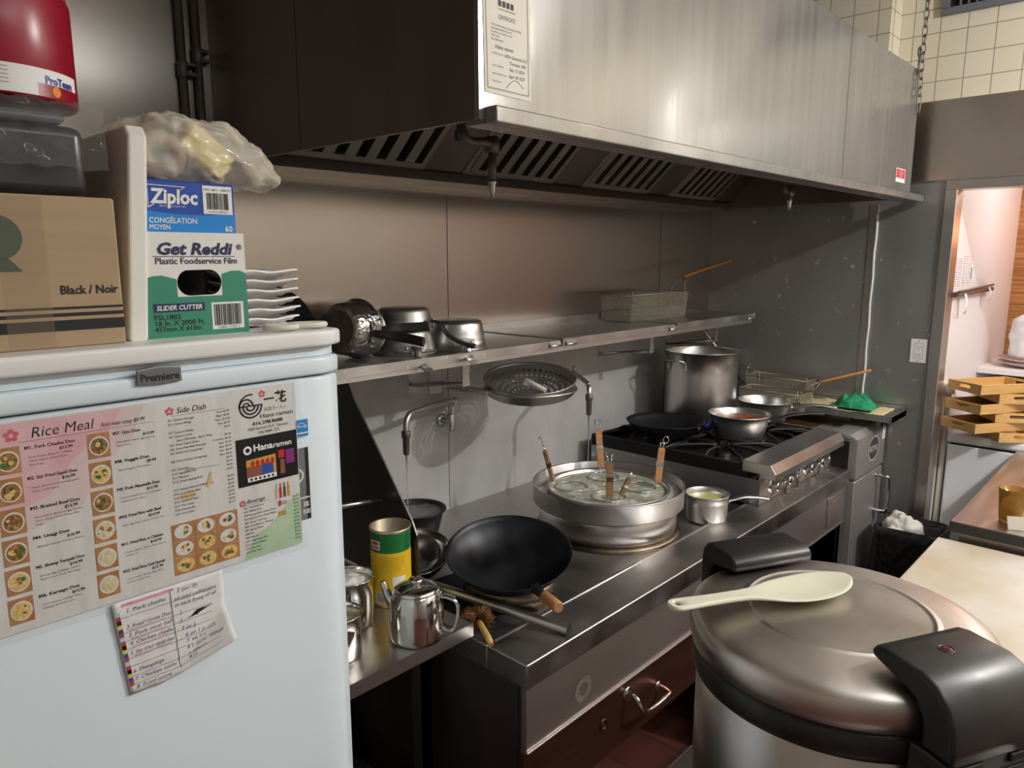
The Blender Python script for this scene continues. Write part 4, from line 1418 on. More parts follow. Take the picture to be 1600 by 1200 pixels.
for gx in (QX0 + .025, QX0 + .385):
    for gy in (QY0 + .105, QY0 + .47):
        b = B()
        s, sy = .335, .345
        for (p, q) in (((0, 0), (s, 0)), ((s, 0), (s, sy)), ((s, sy), (0, sy)), ((0, sy), (0, 0))):
            b.tube([(gx + p[0], gy + p[1], QZ - .012), (gx + q[0], gy + q[1], QZ - .012)], .0085, 6)
        c = (gx + s / 2, gy + sy / 2)
        for k in range(8):
            a = k * PI / 4 + PI / 8 * 0
            e = min(abs(s / 2 / math.cos(a)) if abs(math.cos(a)) > .01 else 9, abs(sy / 2 / math.sin(a)) if abs(math.sin(a)) > .01 else 9)
            b.tube(smooth_path([(c[0] + e * math.cos(a), c[1] + e * math.sin(a), QZ - .012), (c[0] + e * .8 * math.cos(a), c[1] + e * .8 * math.sin(a), QZ + .008), (c[0] + .05 * math.cos(a), c[1] + .05 * math.sin(a), QZ + .008), (c[0] + .04 * math.cos(a), c[1] + .04 * math.sin(a), QZ - .006)], 4), .0065, 6)
        b.build('grate', GR, hp, False)
        b = B().lathe([(0, .03), (.028, .03), (.034, .022), (.034, .008), (.045, .0), (0, 0)], 28, (c[0], c[1], QZ - .055))
        b.build('burner', GR, hp, False)
for i, kx in enumerate((2.76, 2.88, 3.11, 3.23)):
    k = B(FRONT(kx, QY0 + .025, 0.905) @ Matrix.Scale(1.25, 4))
    k.lathe([(0, .004), (.026, .004), (.028, 0)], 24)
    k.lathe([(.019, .004), (.019, .022), (.017, .026), (0, .026)], 24)
    k.box(-.0085, .0085, -.024, .024, .02, .046, .004)
    k.build('knob', CHROME, hp, False)
lg = B(FRONT(3.0, QY0 + .024, 0.905))
lg.disc(0, 0, .038, .032, 0, 32)
lg.mi = 1
for i in range(32):
    a, c = 2 * PI * i / 32, 2 * PI * (i + 1) / 32
    lg.poly([(.038 * math.cos(a), .032 * math.sin(a), .0006), (.042 * math.cos(a), .036 * math.sin(a), .0006), (.042 * math.cos(c), .036 * math.sin(c), .0006), (.038 * math.cos(c), .032 * math.sin(c), .0006)])
lg.text('ROYAL', 0, -.008, .022, 'CENTER', .02, wid=.06)
lg.build('logo_plate', [TEXTB, mat('badge_silver_line', (.62, .60, .57), .35)], hp, False)

# vessels on the hotplate
ZG = QZ + 0.0145
sp3 = thing('stock_pot', 'tall stainless stock pot with side handles at hotplate back right', 'stock pot', (3.245, 1.745, ZG))
b = B().lathe(vessel_prof(0.172, 0.174, 0.33, .002, .012, .006), 64)
b.build('body', STEEL, sp3)
for a in (168, -12):
    b = B(rot_to(a))
    b.tube(smooth_path([(.1745, -.055, .245), (.1745, -.055, .275), (.19, -.05, .292), (.215, -.03, .297), (.222, 0, .297), (.215, .03, .297), (.19, .05, .292), (.1745, .055, .275), (.1745, .055, .245)], 4), .0045, 8)
    b.build('handle', STEEL, sp3)
b = B()
AFS = math.atan2(-1.765, -3.225)
for i in range(24):
    a, c = 2 * PI * i / 24, 2 * PI * (i + 1) / 24
    pt = lambda q, s: (0.1747 * math.cos(AFS + .62 + s * .17 * math.cos(q)), 0.1747 * math.sin(AFS + .62 + s * .17 * math.cos(q)), .268 + s * .016 * math.sin(q))
    b.poly([pt(a, 1), pt(a, 1.08), pt(c, 1.08), pt(c, 1)])
wrap(b, .1747, AFS + .62, 'CUISSON', .261, .015, wid=.048)
b.build('embossed_mark', mat('etched_mark', (.30, .28, .26), .5, .8), sp3)
b = B().lathe([(0, 0.25), (.170, 0.25)], 40)
b.build('stock', mat('pale_stock', (.42, .38, .28), .2), sp3)
fp = frypan('frying_pan', 'black nonstick frying pan on the hotplate back left burner', (2.825, 1.685, ZG), 0, 0.172, 0.058, -78, 0.16, NONSTICK, mat('brown_black_handle', (.03, .015, .01), .4))
b = B().tube(smooth_path([(0.03, -.178, .05), (.045, -.19, .062), (.075, -.185, .062), (.085, -.175, .05)], 4), .011, 10)
b.build('blue_grip', mat('blue_silicone', (.03, .035, .30), .35), fp)
sc = saucepan('saucepan', 'aluminium saucepan of red brown sauce at the hotplate front left', 'saucepan', (2.975, 1.405, ZG), 0, 0.105, 0.128, 0.108, -50, 0.24, [ALU], hmat=BLACKPL, drop=.012, slot=False)
SAUCE = noise_mat('red_brown_sauce', (.20, .055, .012), (.36, .13, .03), (30, 30, 30), 4, .3, .7, .18)
B().lathe([(0, .082), (.121, .082)], 44).build('sauce', SAUCE, sc)
b = B()
rn = random.Random(5)
for i in range(46):
    a = rn.uniform(R(20), R(150))
    z0 = rn.uniform(.082, .102)
    r = .105 + .023 * (z0 - .012) / .096 - .0042
    wd = rn.uniform(.01, .06)
    b.poly([(r * math.cos(a - wd), r * math.sin(a - wd), .082), (r * math.cos(a + wd), r * math.sin(a + wd), .082), ((r + .001) * math.cos(a), (r + .001) * math.sin(a), z0)])
b.build('sauce_stains', SAUCE, sc)
STN = noise_mat('burnt_drips', (.16, .07, .02), (.33, .18, .07), (60, 60, 60), 3, .3, .7, .5)
b = B()
for i in range(26):
    a = R(-62) + rn.uniform(-.38, .30)
    z1 = .1075 - rn.uniform(0, .01)
    z0 = z1 - rn.uniform(.012, .036)
    wd = rn.uniform(.010, .035)
    rr = lambda z: .105 + .023 * (z - .012) / .096 + .0008
    b.poly([(rr(z1) * math.cos(a - wd), rr(z1) * math.sin(a - wd), z1), (rr(z1) * math.cos(a + wd), rr(z1) * math.sin(a + wd), z1), (rr(z0) * math.cos(a + wd * .4), rr(z0) * math.sin(a + wd * .4), z0), (rr(z0) * math.cos(a - wd * .4), rr(z0) * math.sin(a - wd * .4), z0)])
b.build('burnt_drips', STN, sc)
saucepan('saucepan', 'empty aluminium saucepan at hotplate front right behind the sauce pan', 'saucepan', (3.385, 1.47, ZG), 0, 0.098, 0.128, 0.10, -66, 0.2, [ALU], hmat=STEEL, drop=-.01)

# ================================================================== fryer cabinet
fy = thing('deep_fryer', 'stainless floor standing deep fryer with oval badge at range far end', 'fryer', (3.6, 1.4, 0))
FX0, FX1, FY = 3.41, 3.815, 1.045
b = B().box(FX0, FX1, FY + .02, 1.85, .10, .985)
b.build('cabinet', STEEL_DULL, fy, False)
b = B().prism([(FY + .02, .80), (FY - .005, .80), (FY - .005, .985), (FY + .03, 1.005), (FY + .12, 1.005), (FY + .12, .98), (FY + .02, .98)], 'yz', FX0, FX1, .002)
b.mi = 1
b.build('control_box', STEEL_DULL, fy, False)
B().box(FX0 - .006, FX0, FY + .03, 1.2, .80, .975).build('side_vent', SOOT, fy, False)
dr = B().box(FX0 + .004, FX1 - .004, FY - .004, FY + .02, .12, .785, .004).build('door', STEEL_DULL, fy, False)
b = B().tube(smooth_path([(3.72, FY, .755), (3.72, FY - .045, .755), (3.725, FY - .062, .735), (3.725, FY - .062, .60), (3.72, FY - .045, .58), (3.72, FY, .58)], 5), .0095, 12)
b.build('door_handle', CHROME, dr, False)
for (x, y) in ((3.45, 1.1), (3.78, 1.1), (3.45, 1.8), (3.78, 1.8)):
    B().lathe([(0, 0), (.02, 0), (.016, .03), (.016, .10), (0, .1)], 14, (x, y, 0)).build('leg', STEEL, fy, False)
b = B().box(FX0 + .02, FX1 - .02, 1.28, 1.83, .985, .988)
b.build('oil_tank', mat('dark_fry_oil', (.10, .06, .02), .12), fy, False)
b = B().box(FX0, FX0 + .02, 1.2, 1.85, .985, 1.01)
b.box(FX1 - .02, FX1, 1.2, 1.85, .985, 1.01)
b.box(FX0, FX1, 1.83, 1.85, .985, 1.22)
b.build('tank_rim', STEEL, fy, False)
lg = B(FRONT(3.645, FY - .0056, .905))
lg.disc(0, 0, .072, .056, 0, 36)
lg.mi = 1
for i in range(36):
    a, c = 2 * PI * i / 36, 2 * PI * (i + 1) / 36
    lg.poly([(.07 * math.cos(a), .054 * math.sin(a), .0008), (.078 * math.cos(a), .061 * math.sin(a), .0008), (.078 * math.cos(c), .061 * math.sin(c), .0008), (.07 * math.cos(c), .054 * math.sin(c), .0008)])
lg.text('ROYAL', 0, -.014, .04, 'CENTER', .02, wid=.115, z=.0008)
lg.build('logo_plate', [mat('badge_grey', (.07, .07, .07), .4), MATS['badge_silver_line']], fy, False)
B(FRONT(0, FY - .0056, 0)).rect(3.765, 3.812, .925, .985).build('paper_label', WHITE, fy, False)
fry_basket('wire fry basket sitting in the fryer with orange handle raised', (3.52, 1.36, 1.035), (0, 0, 0), 0.13, 0.30, 0.10, [(0.065, -0.0, 0.11), (0.10, -0.06, 0.16), (0.16, -0.27, 0.235)], ORANGEW, 'fry baskets')
fry_basket('second wire fry basket behind the first one in the fryer', (3.68, 1.40, 1.060), (0, 0, 0), 0.11, 0.30, 0.12, [(0.055, 0.30, 0.13), (0.055, 0.33, 0.15), (0.055, 0.40, 0.17)], STEEL, 'fry baskets')
# ledge along the end wall with cloths
lgd = thing('drain_ledge', 'greasy narrow steel ledge along the end wall behind the fryer', 'ledge', (3.7, 1.3, 1.07))
b = B().box(3.60, XE - .008, 0.965, 1.62, 1.063, 1.068)
b.box(3.594, 3.60, 0.965, 1.62, 1.045, 1.072)
b.box(3.60, XE - .008, 0.960, 0.966, 1.045, 1.072)
b.box(XE - .012, XE - .008, 0.965, 1.62, 1.068, 1.09)
b.build('ledge_tray', STEEL_END, lgd, False)
b = B()
for y in (1.02, 1.55):
    b.box(3.66, 3.68, y, y + .02, 1.0, 1.063)
b.build('ledge_post', STEEL_DARK, lgd, False)


def cloth(name, label, cat, x0, x1, y0, y1, z, amp, sc_, m, n=34, dome=0.0, seed=0.0):
    b = B()
    rows = []
    for i in range(n + 1):
        rows.append([])
        for j in range(n + 1):
            u, v = i / n, j / n
            x = x0 + (x1 - x0) * u
            y = y0 + (y1 - y0) * v
            q = Vector((x * sc_ + seed, y * sc_, seed))
            h = abs(noise.noise(q)) * amp + abs(noise.noise(q * 2.3)) * amp * .5
            if dome:
                rr = max(0, 1 - ((u - .5) ** 2 + (v - .5) ** 2) * 4)
                h = h * (0.4 + rr) * (rr ** .25) + dome * rr ** .7
                x += noise.noise(q * 1.3 + Vector((5, 0, 0))) * .02
                y += noise.noise(q * 1.3 + Vector((0, 9, 0))) * .02
            rows[-1].append(b.verts([(x, y, z + .0015 + h)])[0])
    for i in range(n):
        for j in range(n):
            b.face([rows[i][j], rows[i + 1][j], rows[i + 1][j + 1], rows[i][j + 1]], True)
    o = b.build(name, m)
    md = o.modifiers.new('thickness', 'SOLIDIFY')
    md.thickness = .0015
    md.offset = 1
    return tag(o, label, cat)


cloth('cleaning_cloth', 'pale yellow cloth spread flat on the ledge under the green cloth', 'cloth', 3.612, 3.815, 1.005, 1.50, 1.068, .016, 9, noise_mat('pale_yellow_cloth', (.66, .53, .28), (.74, .62, .36), (12, 12, 12), 3, .3, .7, .85))
cloth('cleaning_cloth', 'crumpled green cloth lying on the yellow cloth by the end wall', 'cloth', 3.615, 3.79, 1.06, 1.25, 1.083, .034, 16, noise_mat('green_cloth', (.015, .24, .105), (.025, .32, .14), (90, 90, 90), 2, .3, .7, .9), 44, .038, 3.0)

# outlet on the end wall
ol = thing('wall_outlet', 'white double wall outlet on the dark steel end wall', 'outlet', (XE, .934, 1.36))
b = B(ENDF(XE - .0005, .934, 1.361))
b.box(-.036, .036, -.056, .056, 0, .005, .003)
b.build('cover_plate', mat('outlet_white', (.80, .80, .80), .35), ol, False)
b = B(ENDF(XE - .0058, .934, 1.361))
b.rect(-.0175, .0175, -.036, .036, 0)
b.mi = 1
for s in (-.018, .018):
    b.rect(-.008, -.0055, s - .004, s + .005, .0004)
    b.rect(.0055, .008, s - .004, s + .005, .0004)
    b.disc(0, s - .009, .0025, None, .0004, 10)
b.rect(-.0185, -.0175, -.037, .037, .0002)
b.rect(.0175, .0185, -.037, .037, .0002)
b.rect(-.0185, .0185, .036, .037, .0002)
b.rect(-.0185, .0185, -.037, -.036, .0002)
b.disc(0, .047, .0028, None, .0004, 10)
b.disc(0, -.047, .0028, None, .0004, 10)
b.build('sockets', [MATS['outlet_white'], TEXTB], ol, False)

# ================================================================== white fridge
FYF = 0.90
fr = thing('refrigerator', 'white upright fridge covered with menu sheets at the left foreground', 'fridge', (0.3, FYF, 0))
FX1_ = 0.602
B().box(-0.02, FX1_ - .004, FYF + .055, 1.50, .03, 1.662, .01, 3).build('cabinet', WHITEPL, fr, False)


def bowed(y0, x0, x1, z0, z1, bow, th, bev, nx=24):
    """slab whose front bows out gently between x0 and x1"""
    pts = []
    for i in range(nx + 1):
        u = i / nx
        e = min(u, 1 - u) * (x1 - x0)
        rnd = bev - math.sqrt(max(0, bev * bev - max(0, bev - e) ** 2))
        pts.append((x0 + (x1 - x0) * u, y0 - bow * (1 - (2 * u - 1) ** 2) + rnd))
    return pts + [(x1, y0 + th), (x0, y0 + th)]


b = B().prism(bowed(FYF, -0.02, FX1_, 0, 0, 0.0, .05, .012), 'xy', .06, 1.640, .004, 2, True)
dr = b.build('door', WHITEPL, fr, False)
b = B().prism(bowed(FYF - .004, -0.02, FX1_, 0, 0, 0.0, .05, .012), 'xy', 1.643, 1.668, .004, 2, True)
b.prism(bowed(FYF + .005, -0.02, FX1_ - .003, 0, 0, 0.0, .05, .012), 'xy', 1.668, 1.682, .002, 2, True)
b.build('upper_door_band', WHITEPL, dr, False)
b = B().prism(bowed(FYF - .010, -0.025, FX1_ + .003, 0, 0, 0.0, .62, .014), 'xy', 1.683, 1.706, .005, 3, True)
b.build('top_lid', WHITELID, fr, False)
# badge
bd = B(FRONT(.344, FYF - .0045, 1.6685))
pts = [(-.026, -.009), (0, -.0105), (.026, -.009), (.0255, .0085), (0, .0115), (-.0255, .0085)]
bd.prism(pts, 'xy', 0, .004, .001)
bd.mi = 1
bd.text('Premiere', 0, -.0055, .0125, 'CENTER', .03, wid=.045, z=.0043)
bd.build('badge', [mat('badge_silver', (.20, .20, .21), .35, .6), TEXTB], fr, False)

# ---------------------------------------------------------------- menu sheet on the door
YM = FYF - .0022
mn = thing('menu_sheet', 'large laminated restaurant menu taped across the white fridge door', 'menu', (.33, YM, 1.41))
PAPERM = noise_mat('menu_paper', (.62, .61, .58), (.70, .69, .66), (60, 3, 12), 4, .35, .65, .22)
PINKM = noise_mat('menu_pink_wash', (.66, .36, .40), (.72, .50, .52), (14, 3, 14), 4, .35, .65, .22)
PINK2 = noise_mat('menu_pale_pink_wash', (.64, .50, .50), (.68, .57, .56), (14, 3, 14), 4, .35, .65, .22)
MGREEN = noise_mat('menu_green_wash', (.34, .52, .32), (.46, .60, .42), (20, 3, 20), 4, .35, .65, .22)
M0 = FRONT(0, YM, 0)
b = B(M0).rect(.108, .5245, 1.4035, 1.637)
b.mi = 1
bl = [(.10 + .01, 1.575), (.10 + .01, 1.635), (.30, 1.635), (.285, 1.612), (.245, 1.585), (.22, 1.55), (.19, 1.54), (.16, 1.545)]
b.poly([(x, z, .0002) for x, z in bl])
b.mi = 2
b.poly([(x, z, .0001) for x, z in [(.11, 1.52), (.11, 1.6355), (.325, 1.6355), (.31, 1.60), (.27, 1.565), (.25, 1.53), (.20, 1.515), (.16, 1.525)]])
b.mi = 3
b.poly([(x, z, .0002) for x, z in [(.436, 1.4045), (.524, 1.4045), (.524, 1.478), (.505, 1.470), (.480, 1.445), (.455, 1.435)]])
b.build('sheet', [PAPERM, PINKM, PINK2, MGREEN], mn, False)
LAM = film_mat('clear_laminate', (.85, .87, .88), .12, .80)
b = B(M0)
for (x0, x1, z0, z1) in ((.10, .5345, 1.394, 1.4035), (.5245, .5345, 1.4035, 1.637), (.10, .5345, 1.637, 1.642)):
    b.rect(x0, x1, z0, z1, .0001)
b.build('laminate_edge', LAM, mn, False)


def flower(b, x, z, r):
    for k in range(5):
        a = PI / 2 + k * 2 * PI / 5
        b.disc(x + r * .62 * math.cos(a), z + r * .62 * math.sin(a), r * .36, None, .0005, 9)
    return b


b = B(M0)
for (x, z, r) in ((.190, 1.622, .0075), (.354, 1.6225, .0055), (.439, 1.483, .005), (.4755, 1.6275, .0052)):
    flower(b, x, z, r)
b.build('flower_marks', PINK, mn, False)
b = B(M0)
b.text('Rice Meal', .207, 1.6165, .0165, shear=.22, wid=.062, bold=-.004)
b.text('Add miso soup $0.99', .276, 1.6165, .0068, shear=.3, wid=.049)
b.rect(.195, .335, 1.6133, 1.6136, .0005)
b.text('Side Dish', .3615, 1.6185, .0105, shear=.28, wid=.037)
b.rect(.356, .424, 1.6158, 1.6161, .0005)
b.text('Beverage', .4445, 1.4815, .008, shear=.3, wid=.026)
b.rect(.442, .476, 1.4795, 1.4798, .0005)
dons = [('M1. Pork Chashu Don', '$12.99', 'Pork Chashu, Broccoli, Cabbage,|Onion, Sesame, Green Onion,|Red Ginger'), ('M2. Stir Fried Squid Don', '$16.99', 'Squid, Broccoli, vermicelli garlic,|onion, oyster sauce'),
        ('M3. Braised Beef Don', '$13.99', 'Braised Beef, Broccoli, Egg, Sesame,|Onion, Green Onion, Pickles, Red|Ginger'), ('M4. Unagi Don', '$16.99', 'BBQ eel, Cabbage, Broccoli, Sesame'),
        ('M5. Shrimp Teriyaki Don', '$14.99', 'Shrimp, Egg, Cabbage, lettuce,|Onion, Green Onion, Red Ginger'), ('M6. Karaage Don', '$12.99', 'Fried Chicken, Cabbage, Mayo,|Cabbage, Broccoli, Onion'),
        ('M7. Gyu Don', '$13.99', 'Sliced Beef, Onion, Egg, Sesame,|Green Onion'), ('M8. Veggie Don', '$9.99', 'Mixed Veggies, Tofu, Sesame'), ('M9. Pork Meatballs Don', '$11.99', 'Pork meatball, broccoli, pineapple,|sweet and sour sauce'),
        ('M10. Fried Rice with Beef', '$10.99', 'Beef, Egg, Peas, onion, cooked rice'), ('M11. Fried Rice w Chicken', '$10.99', 'Chicken Breast, Onion, Peas, Carrot,|Cooked rice'), ('M12. Fried Rice Chef Special', '$12.99', 'Pork Chashu, Shrimp, Eggs, Peas,|Carrot, cooked rice')]
for i, (n, pr_, de) in enumerate(dons):
    col, row = i // 6, i % 6
    x = .2005 + col * .088 - row * .0006
    z = 1.6045 - row * .0337
    b.text(n, x, z, .0052, bold=.02, wid=min(.048, .0027 * len(n)))
    b.text(pr_, x + .046, z - .0055, .0048, 'RIGHT', .02)
sides = ['D1. Chicken Karaage', 'D2. Chicken Wings', '', 'D3. Tempura Shrimp', 'D4. Tempura Combo', '      2pcs Shrimp, 3pcs Veg', 'D5. Fried Squid Sticks', 'D6. Fried Fish Ball Skewers', 'D7. Fried Pork Dumplings', '', 'D8. Fried Chicken Dumplings', '', 'D9. Takoyaki', 'D10. Agedashi Tofu', 'D11. Edamame', 'D12. Fried Spring Roll', '', 'D13. Wasabi Flavored Puffballs Roe', 'D14. Crab Meat Salad', 'D15. Green Salad', 'D16. Seaweed Salad', 'D17. Miso Soup', 'D18. Cheesecake', 'D19. Ice Cream']
sprice = ['5pcs  $5.99', '10pcs  $9.99', '15pcs  $12.99', '5pcs  $5.99', '$9.99', '', '$5.99', '2 skewers  $3.00', '5pcs  $4.99', '5pcs  $4.99', '5pcs  $4.99', '5pcs  $4.99', '$4.99', '$5.99', '$4.99', '$3.99', '', '$5.99', '$4.99', '$4.99', '$3.99', '$2.99', '$1.99', '$4.99', '$1.99']
for i, s in enumerate(sides):
    if s:
        b.text(s, .351, 1.6095 - i * .0052, .0040, wid=min(.05, .00165 * len(s)))
for i, s in enumerate(sprice):
    if s:
        b.text(s, .429, 1.6112 - i * .0051, .0036, 'RIGHT')
bev = ['A01. Thai Iced Tea', 'A02. Bubble Soda', 'A03. Ramune Plum, Lychee, Peach', 'A04. Boba Tea, Taro, Mango, Matcha', 'A05. Green Tea (cup)', 'A06. Tea (Jasmine, Oolong)', 'A07. Spring Water', 'A08. Pop', 'A09. Sapporo', 'A10. Asahi Super Dry', 'A11. Kirin Ichiban', 'A12. Hot Sake', 'A13. Plum Wine']
for i, s in enumerate(bev):
    b.text(s, .4395, 1.4745 - i * .0052, .0040, wid=min(.046, .0016 * len(s)))
    b.text(['$2.99', '$3.99', '$4.50', '$4.99'][i % 4], .521, 1.4745 - i * .0052, .0036, 'RIGHT')
b.text('一', .4775, 1.6135, .0155, bold=.03)
b.text('花', .4935, 1.6135, .0175, bold=.03)
b.text('Hana ramen', .4705, 1.5945, .0085, wid=.048)
b.text('416.298.8688', .4595, 1.5862, .0068, bold=.02, wid=.044)
b.text('1024 Gerrard St E, Toronto,', .4515, 1.5798, .0058, wid=.060)
b.text('ON M4M 1Z5', .4665, 1.5735, .0058, wid=.031)
# bowl mark: half rings and waves
for r in (.0165, .0118, .0071):
    b.ringflat(.4585, 1.613, r - .0022, r, .0005, 20, PI, 2 * PI)
b.rect(.4415, .4755, 1.6125, 1.6142, .0005)
b.ringflat(.4585, 1.613, .0145, .0165, .0005, 18, PI * .42, PI)
b.ringflat(.4525, 1.613, .0085, .0105, .0005, 16, PI * .0, PI)
b.ringflat(.4525, 1.613, .0035, .0055, .0005, 12, PI * .0, PI)
b.build('lettering', TEXTB, mn, False)
b = B(M0)
for i, (n, pr_, de) in enumerate(dons):
    col, row = i // 6, i % 6
    x = .2075 + col * .088 - row * .0006
    for k, s in enumerate(de.split('|')):
        b.text(s, x - .004, 1.5945 - row * .0337 - k * .0042, .0032, wid=min(.048, .00135 * len(s)))
b.text('和風ラーメン', .4775, 1.6035, .0062, wid=.032)
b.build('small_lettering', TEXTG, mn, False)
# food pictures: wooden ground, bowl, food
PH_WOOD = noise_mat('photo_table_brown', (.36, .16, .06), (.48, .24, .10), (90, 3, 20), 3, .3, .7, .25)
PH_BOWL = mat('photo_bowl_white', (.68, .66, .62), .25)
PH_BROWN = noise_mat('photo_meat_brown', (.16, .06, .02), (.42, .22, .08), (300, 3, 300), 3, .35, .65, .25)
PH_YEL = noise_mat('photo_egg_yellow', (.62, .38, .08), (.75, .58, .28), (300, 3, 300), 3, .35, .65, .25)
PH_GRN = noise_mat('photo_leaf_green', (.03, .09, .02), (.12, .22, .06), (300, 3, 300), 3, .35, .65, .25)
PH_RICE = noise_mat('photo_rice_cream', (.58, .48, .26), (.74, .68, .50), (300, 3, 300), 3, .35, .65, .25)
PHM = [PH_WOOD, PH_BOWL, PH_BROWN, PH_YEL, PH_GRN, PH_RICE]
foods = [(2, 4, 3), (2, 3, 4), (2, 3, 3), (2, 3, 4), (3, 4, 2), (3, 4, 3), (2, 3, 4), (3, 4, 4), (2, 4, 3), (5, 5, 2), (5, 5, 5), (5, 5, 3)]
for i in range(12):
    col, row = i // 6, i % 6
    x0 = (.1725 if col == 0 else .261) - row * .0008
    z1 = 1.610 - row * .0335
    b = B(M0)
    b.rect(x0, x0 + .0235, z1 - .029, z1, .0004)
    b.mi = 1
    b.disc(x0 + .0118, z1 - .0148, .0105, .0112, .0006, 22)
    f = foods[i]
    b.mi = f[0]
    b.disc(x0 + .0118, z1 - .0150, .0090, .0094, .0008, 20)
    rn = random.Random(i)
    for k in range(9):
        b.mi = f[rn.choice([0, 1, 2])]
        a = rn.uniform(0, 2 * PI)
        rr = rn.uniform(.002, .0062)
        b.disc(x0 + .0118 + rr * math.cos(a), z1 - .0148 + rr * math.sin(a), rn.uniform(.0015, .0032), None, .0010 + k * .00004, 8)
    b.build('food_picture', PHM, mn, False)
b = B(M0)
for r in range(3):
    for c in range(3):
        x0, z0 = .3445 + c * .0288, 1.4125 + (2 - r) * .0222
        b.mi = 0
        b.rect(x0, x0 + .0284, z0, z0 + .0218, .0004)
        b.mi = 3 if r == 2 or (c == 1 and r == 1) else 1
        b.disc(x0 + .0142, z0 + .0109, .0112, .0092, .0006, 22)
        rn = random.Random(r * 3 + c + 50)
        for k in range(7):
            b.mi = rn.choice([2, 2, 3, 4])
            b.disc(x0 + .0142 + rn.uniform(-.005, .005), z0 + .0109 + rn.uniform(-.004, .004), rn.uniform(.0014, .003), None, .0008 + k * .00005, 8)
b.build('side_dish_pictures', PHM, mn, False)
# storefront picture
SF = [mat('photo_night_black', (.010, .010, .011), .2), mat('photo_sign_white', (.80, .80, .80), .3), mat('photo_lantern_red', (.55, .02, .02), .3), mat('photo_lit_amber', (.55, .33, .05), .3), mat('photo_blue', (.03, .08, .35), .3), mat('photo_brick', (.25, .09, .06), .3), mat('photo_purple', (.22, .03, .18), .3)]
b = B(M0)
b.rect(.4345, .5235, 1.5055, 1.5705, .0004)
b.mi = 3
b.poly([(.447, 1.516, .0006), (.490, 1.516, .0006), (.490, 1.5425, .0006), (.447, 1.5405, .0006)])
b.mi = 5
b.poly([(.447, 1.516, .0007), (.472, 1.516, .0007), (.472, 1.531, .0007), (.447, 1.531, .0007)])
b.mi = 4
b.poly([(.468, 1.5175, .0008), (.486, 1.5175, .0008), (.486, 1.531, .0008), (.470, 1.533, .0008)])
b.mi = 2
for k in range(5):
    b.disc(.456 + k * .0072, 1.5345, .0027, .0045, .0009, 12)
b.poly([(.494, 1.535, .0007), (.503, 1.535, .0007), (.503, 1.546, .0007), (.494, 1.546, .0007)])
b.mi = 6
b.rect(.505, .518, 1.525, 1.545, .0007)
b.mi = 5
b.rect(.496, .503, 1.512, 1.533, .0007)
b.mi = 1
b.poly([(.448, 1.5105, .0008), (.490, 1.5105, .0008), (.490, 1.5165, .0008), (.448, 1.5165, .0008)])
b.text('Hana', .458, 1.5515, .0125, bold=.03, wid=.028, z=.0008)
b.text('ramen', .487, 1.5515, .0105, bold=.02, wid=.027, z=.0008)
b.ringflat(.450, 1.554, .003, .006, .0008, 16)
b.mi = 0
for k in range(6):
    b.disc(.453 + k * .0063, 1.5135, .0018, None, .0010, 8)
b.build('storefront_picture', SF, mn, False)
# drink bottles, spoon and spring roll pictures
b = B(M0)
for k, (c, x) in enumerate([(0, .489), (1, .4945), (2, .5005), (3, .5065)]):
    b.mi = c
    b.rect(x - .0017, x + .0017, 1.478, 1.493, .0006)
    b.rect(x - .0008, x + .0008, 1.493, 1.499, .0006)
b.mi = 4
b.rect(.490, .503, 1.4675, 1.473, .0006)
b.mi = 1
b.rect(.491, .494, 1.4665, 1.4745, .0007)
b.mi = 3
b.rect(.490, .501, 1.452, 1.459, .0006)
b.build('drink_pictures', [mat('photo_glass_grey', (.45, .47, .45), .3), SF[2], mat('photo_bottle_brown', (.10, .06, .03), .3), mat('photo_amber', (.50, .28, .08), .3), mat('photo_grey', (.35, .35, .36), .3)], mn, False)
b = B(M0)
b.disc(.3735, 1.5455, .005, .0022, .0006, 16)
b.poly([(.378, 1.5458, .0006), (.412, 1.5440, .0006), (.412, 1.5430, .0006), (.378, 1.5450, .0006)])
b.mi = 1
b.poly([(.392, 1.519, .0006), (.398, 1.537, .0006), (.400, 1.536, .0006), (.399, 1.522, .0006), (.395, 1.517, .0006)])
b.disc(.368, 1.5125, .010, .005, .0003, 14)
b.build('spoon_picture', [mat('photo_spoon_grey', (.38, .36, .32), .3), mat('photo_gold_flake', (.60, .46, .22), .3)], mn, False)

# ---------------------------------------------------------------- other papers on the door
sk = thing('black_sticker', 'black card with white letters showing past right edge of the menu', 'sticker', (.52, FYF - .0006, 1.48))
b = B(FRONT(0, FYF - .0007, 0)).rect(.44, .5415, 1.4355, 1.5415)
b.mi = 1
b.text('EE', .5345, 1.4555, .009, 'CENTER', .02)
b.text('RIE', .5345, 1.4445, .009, 'CENTER', .02)
b.rect(.5225, .540, 1.4675, 1.4695, .0004)
b.ringflat(.522, 1.502, .008, .0105, .0004, 14, -PI / 2, PI / 2)
b.build('card', [TEXTB, WHITE], sk, False)
es = thing('blue_sticker', 'small blue and white efficiency sticker beside the menu right edge', 'sticker', (.533, FYF - .0006, 1.57))
b = B(FRONT(0, FYF - .0028, 0)).rect(.5235, .5425, 1.558, 1.5835)
b.mi = 1
b.rect(.5243, .5417, 1.5645, 1.5828, .0003)
b.rect(.5243, .5417, 1.5588, 1.5625, .0003)
b.mi = 0
b.text('energy', .533, 1.5715, .0055, 'CENTER', shear=.2, z=.0005)
b.ringflat(.531, 1.571, .0065, .0072, .0005, 18, .3, PI - .2)
b.build('sheet', [WHITE, mat('sticker_blue', (.02, .22, .55), .35)], es, False)
nt_ = thing('handwritten_note', 'creased handwritten paper note curling below the menu on the fridge', 'note', (.34, FYF - .003, 1.29))
NP = noise_mat('crumpled_note_paper', (.70, .69, .67), (.80, .79, .77), (30, 30, 30), 4, .3, .7, .7)


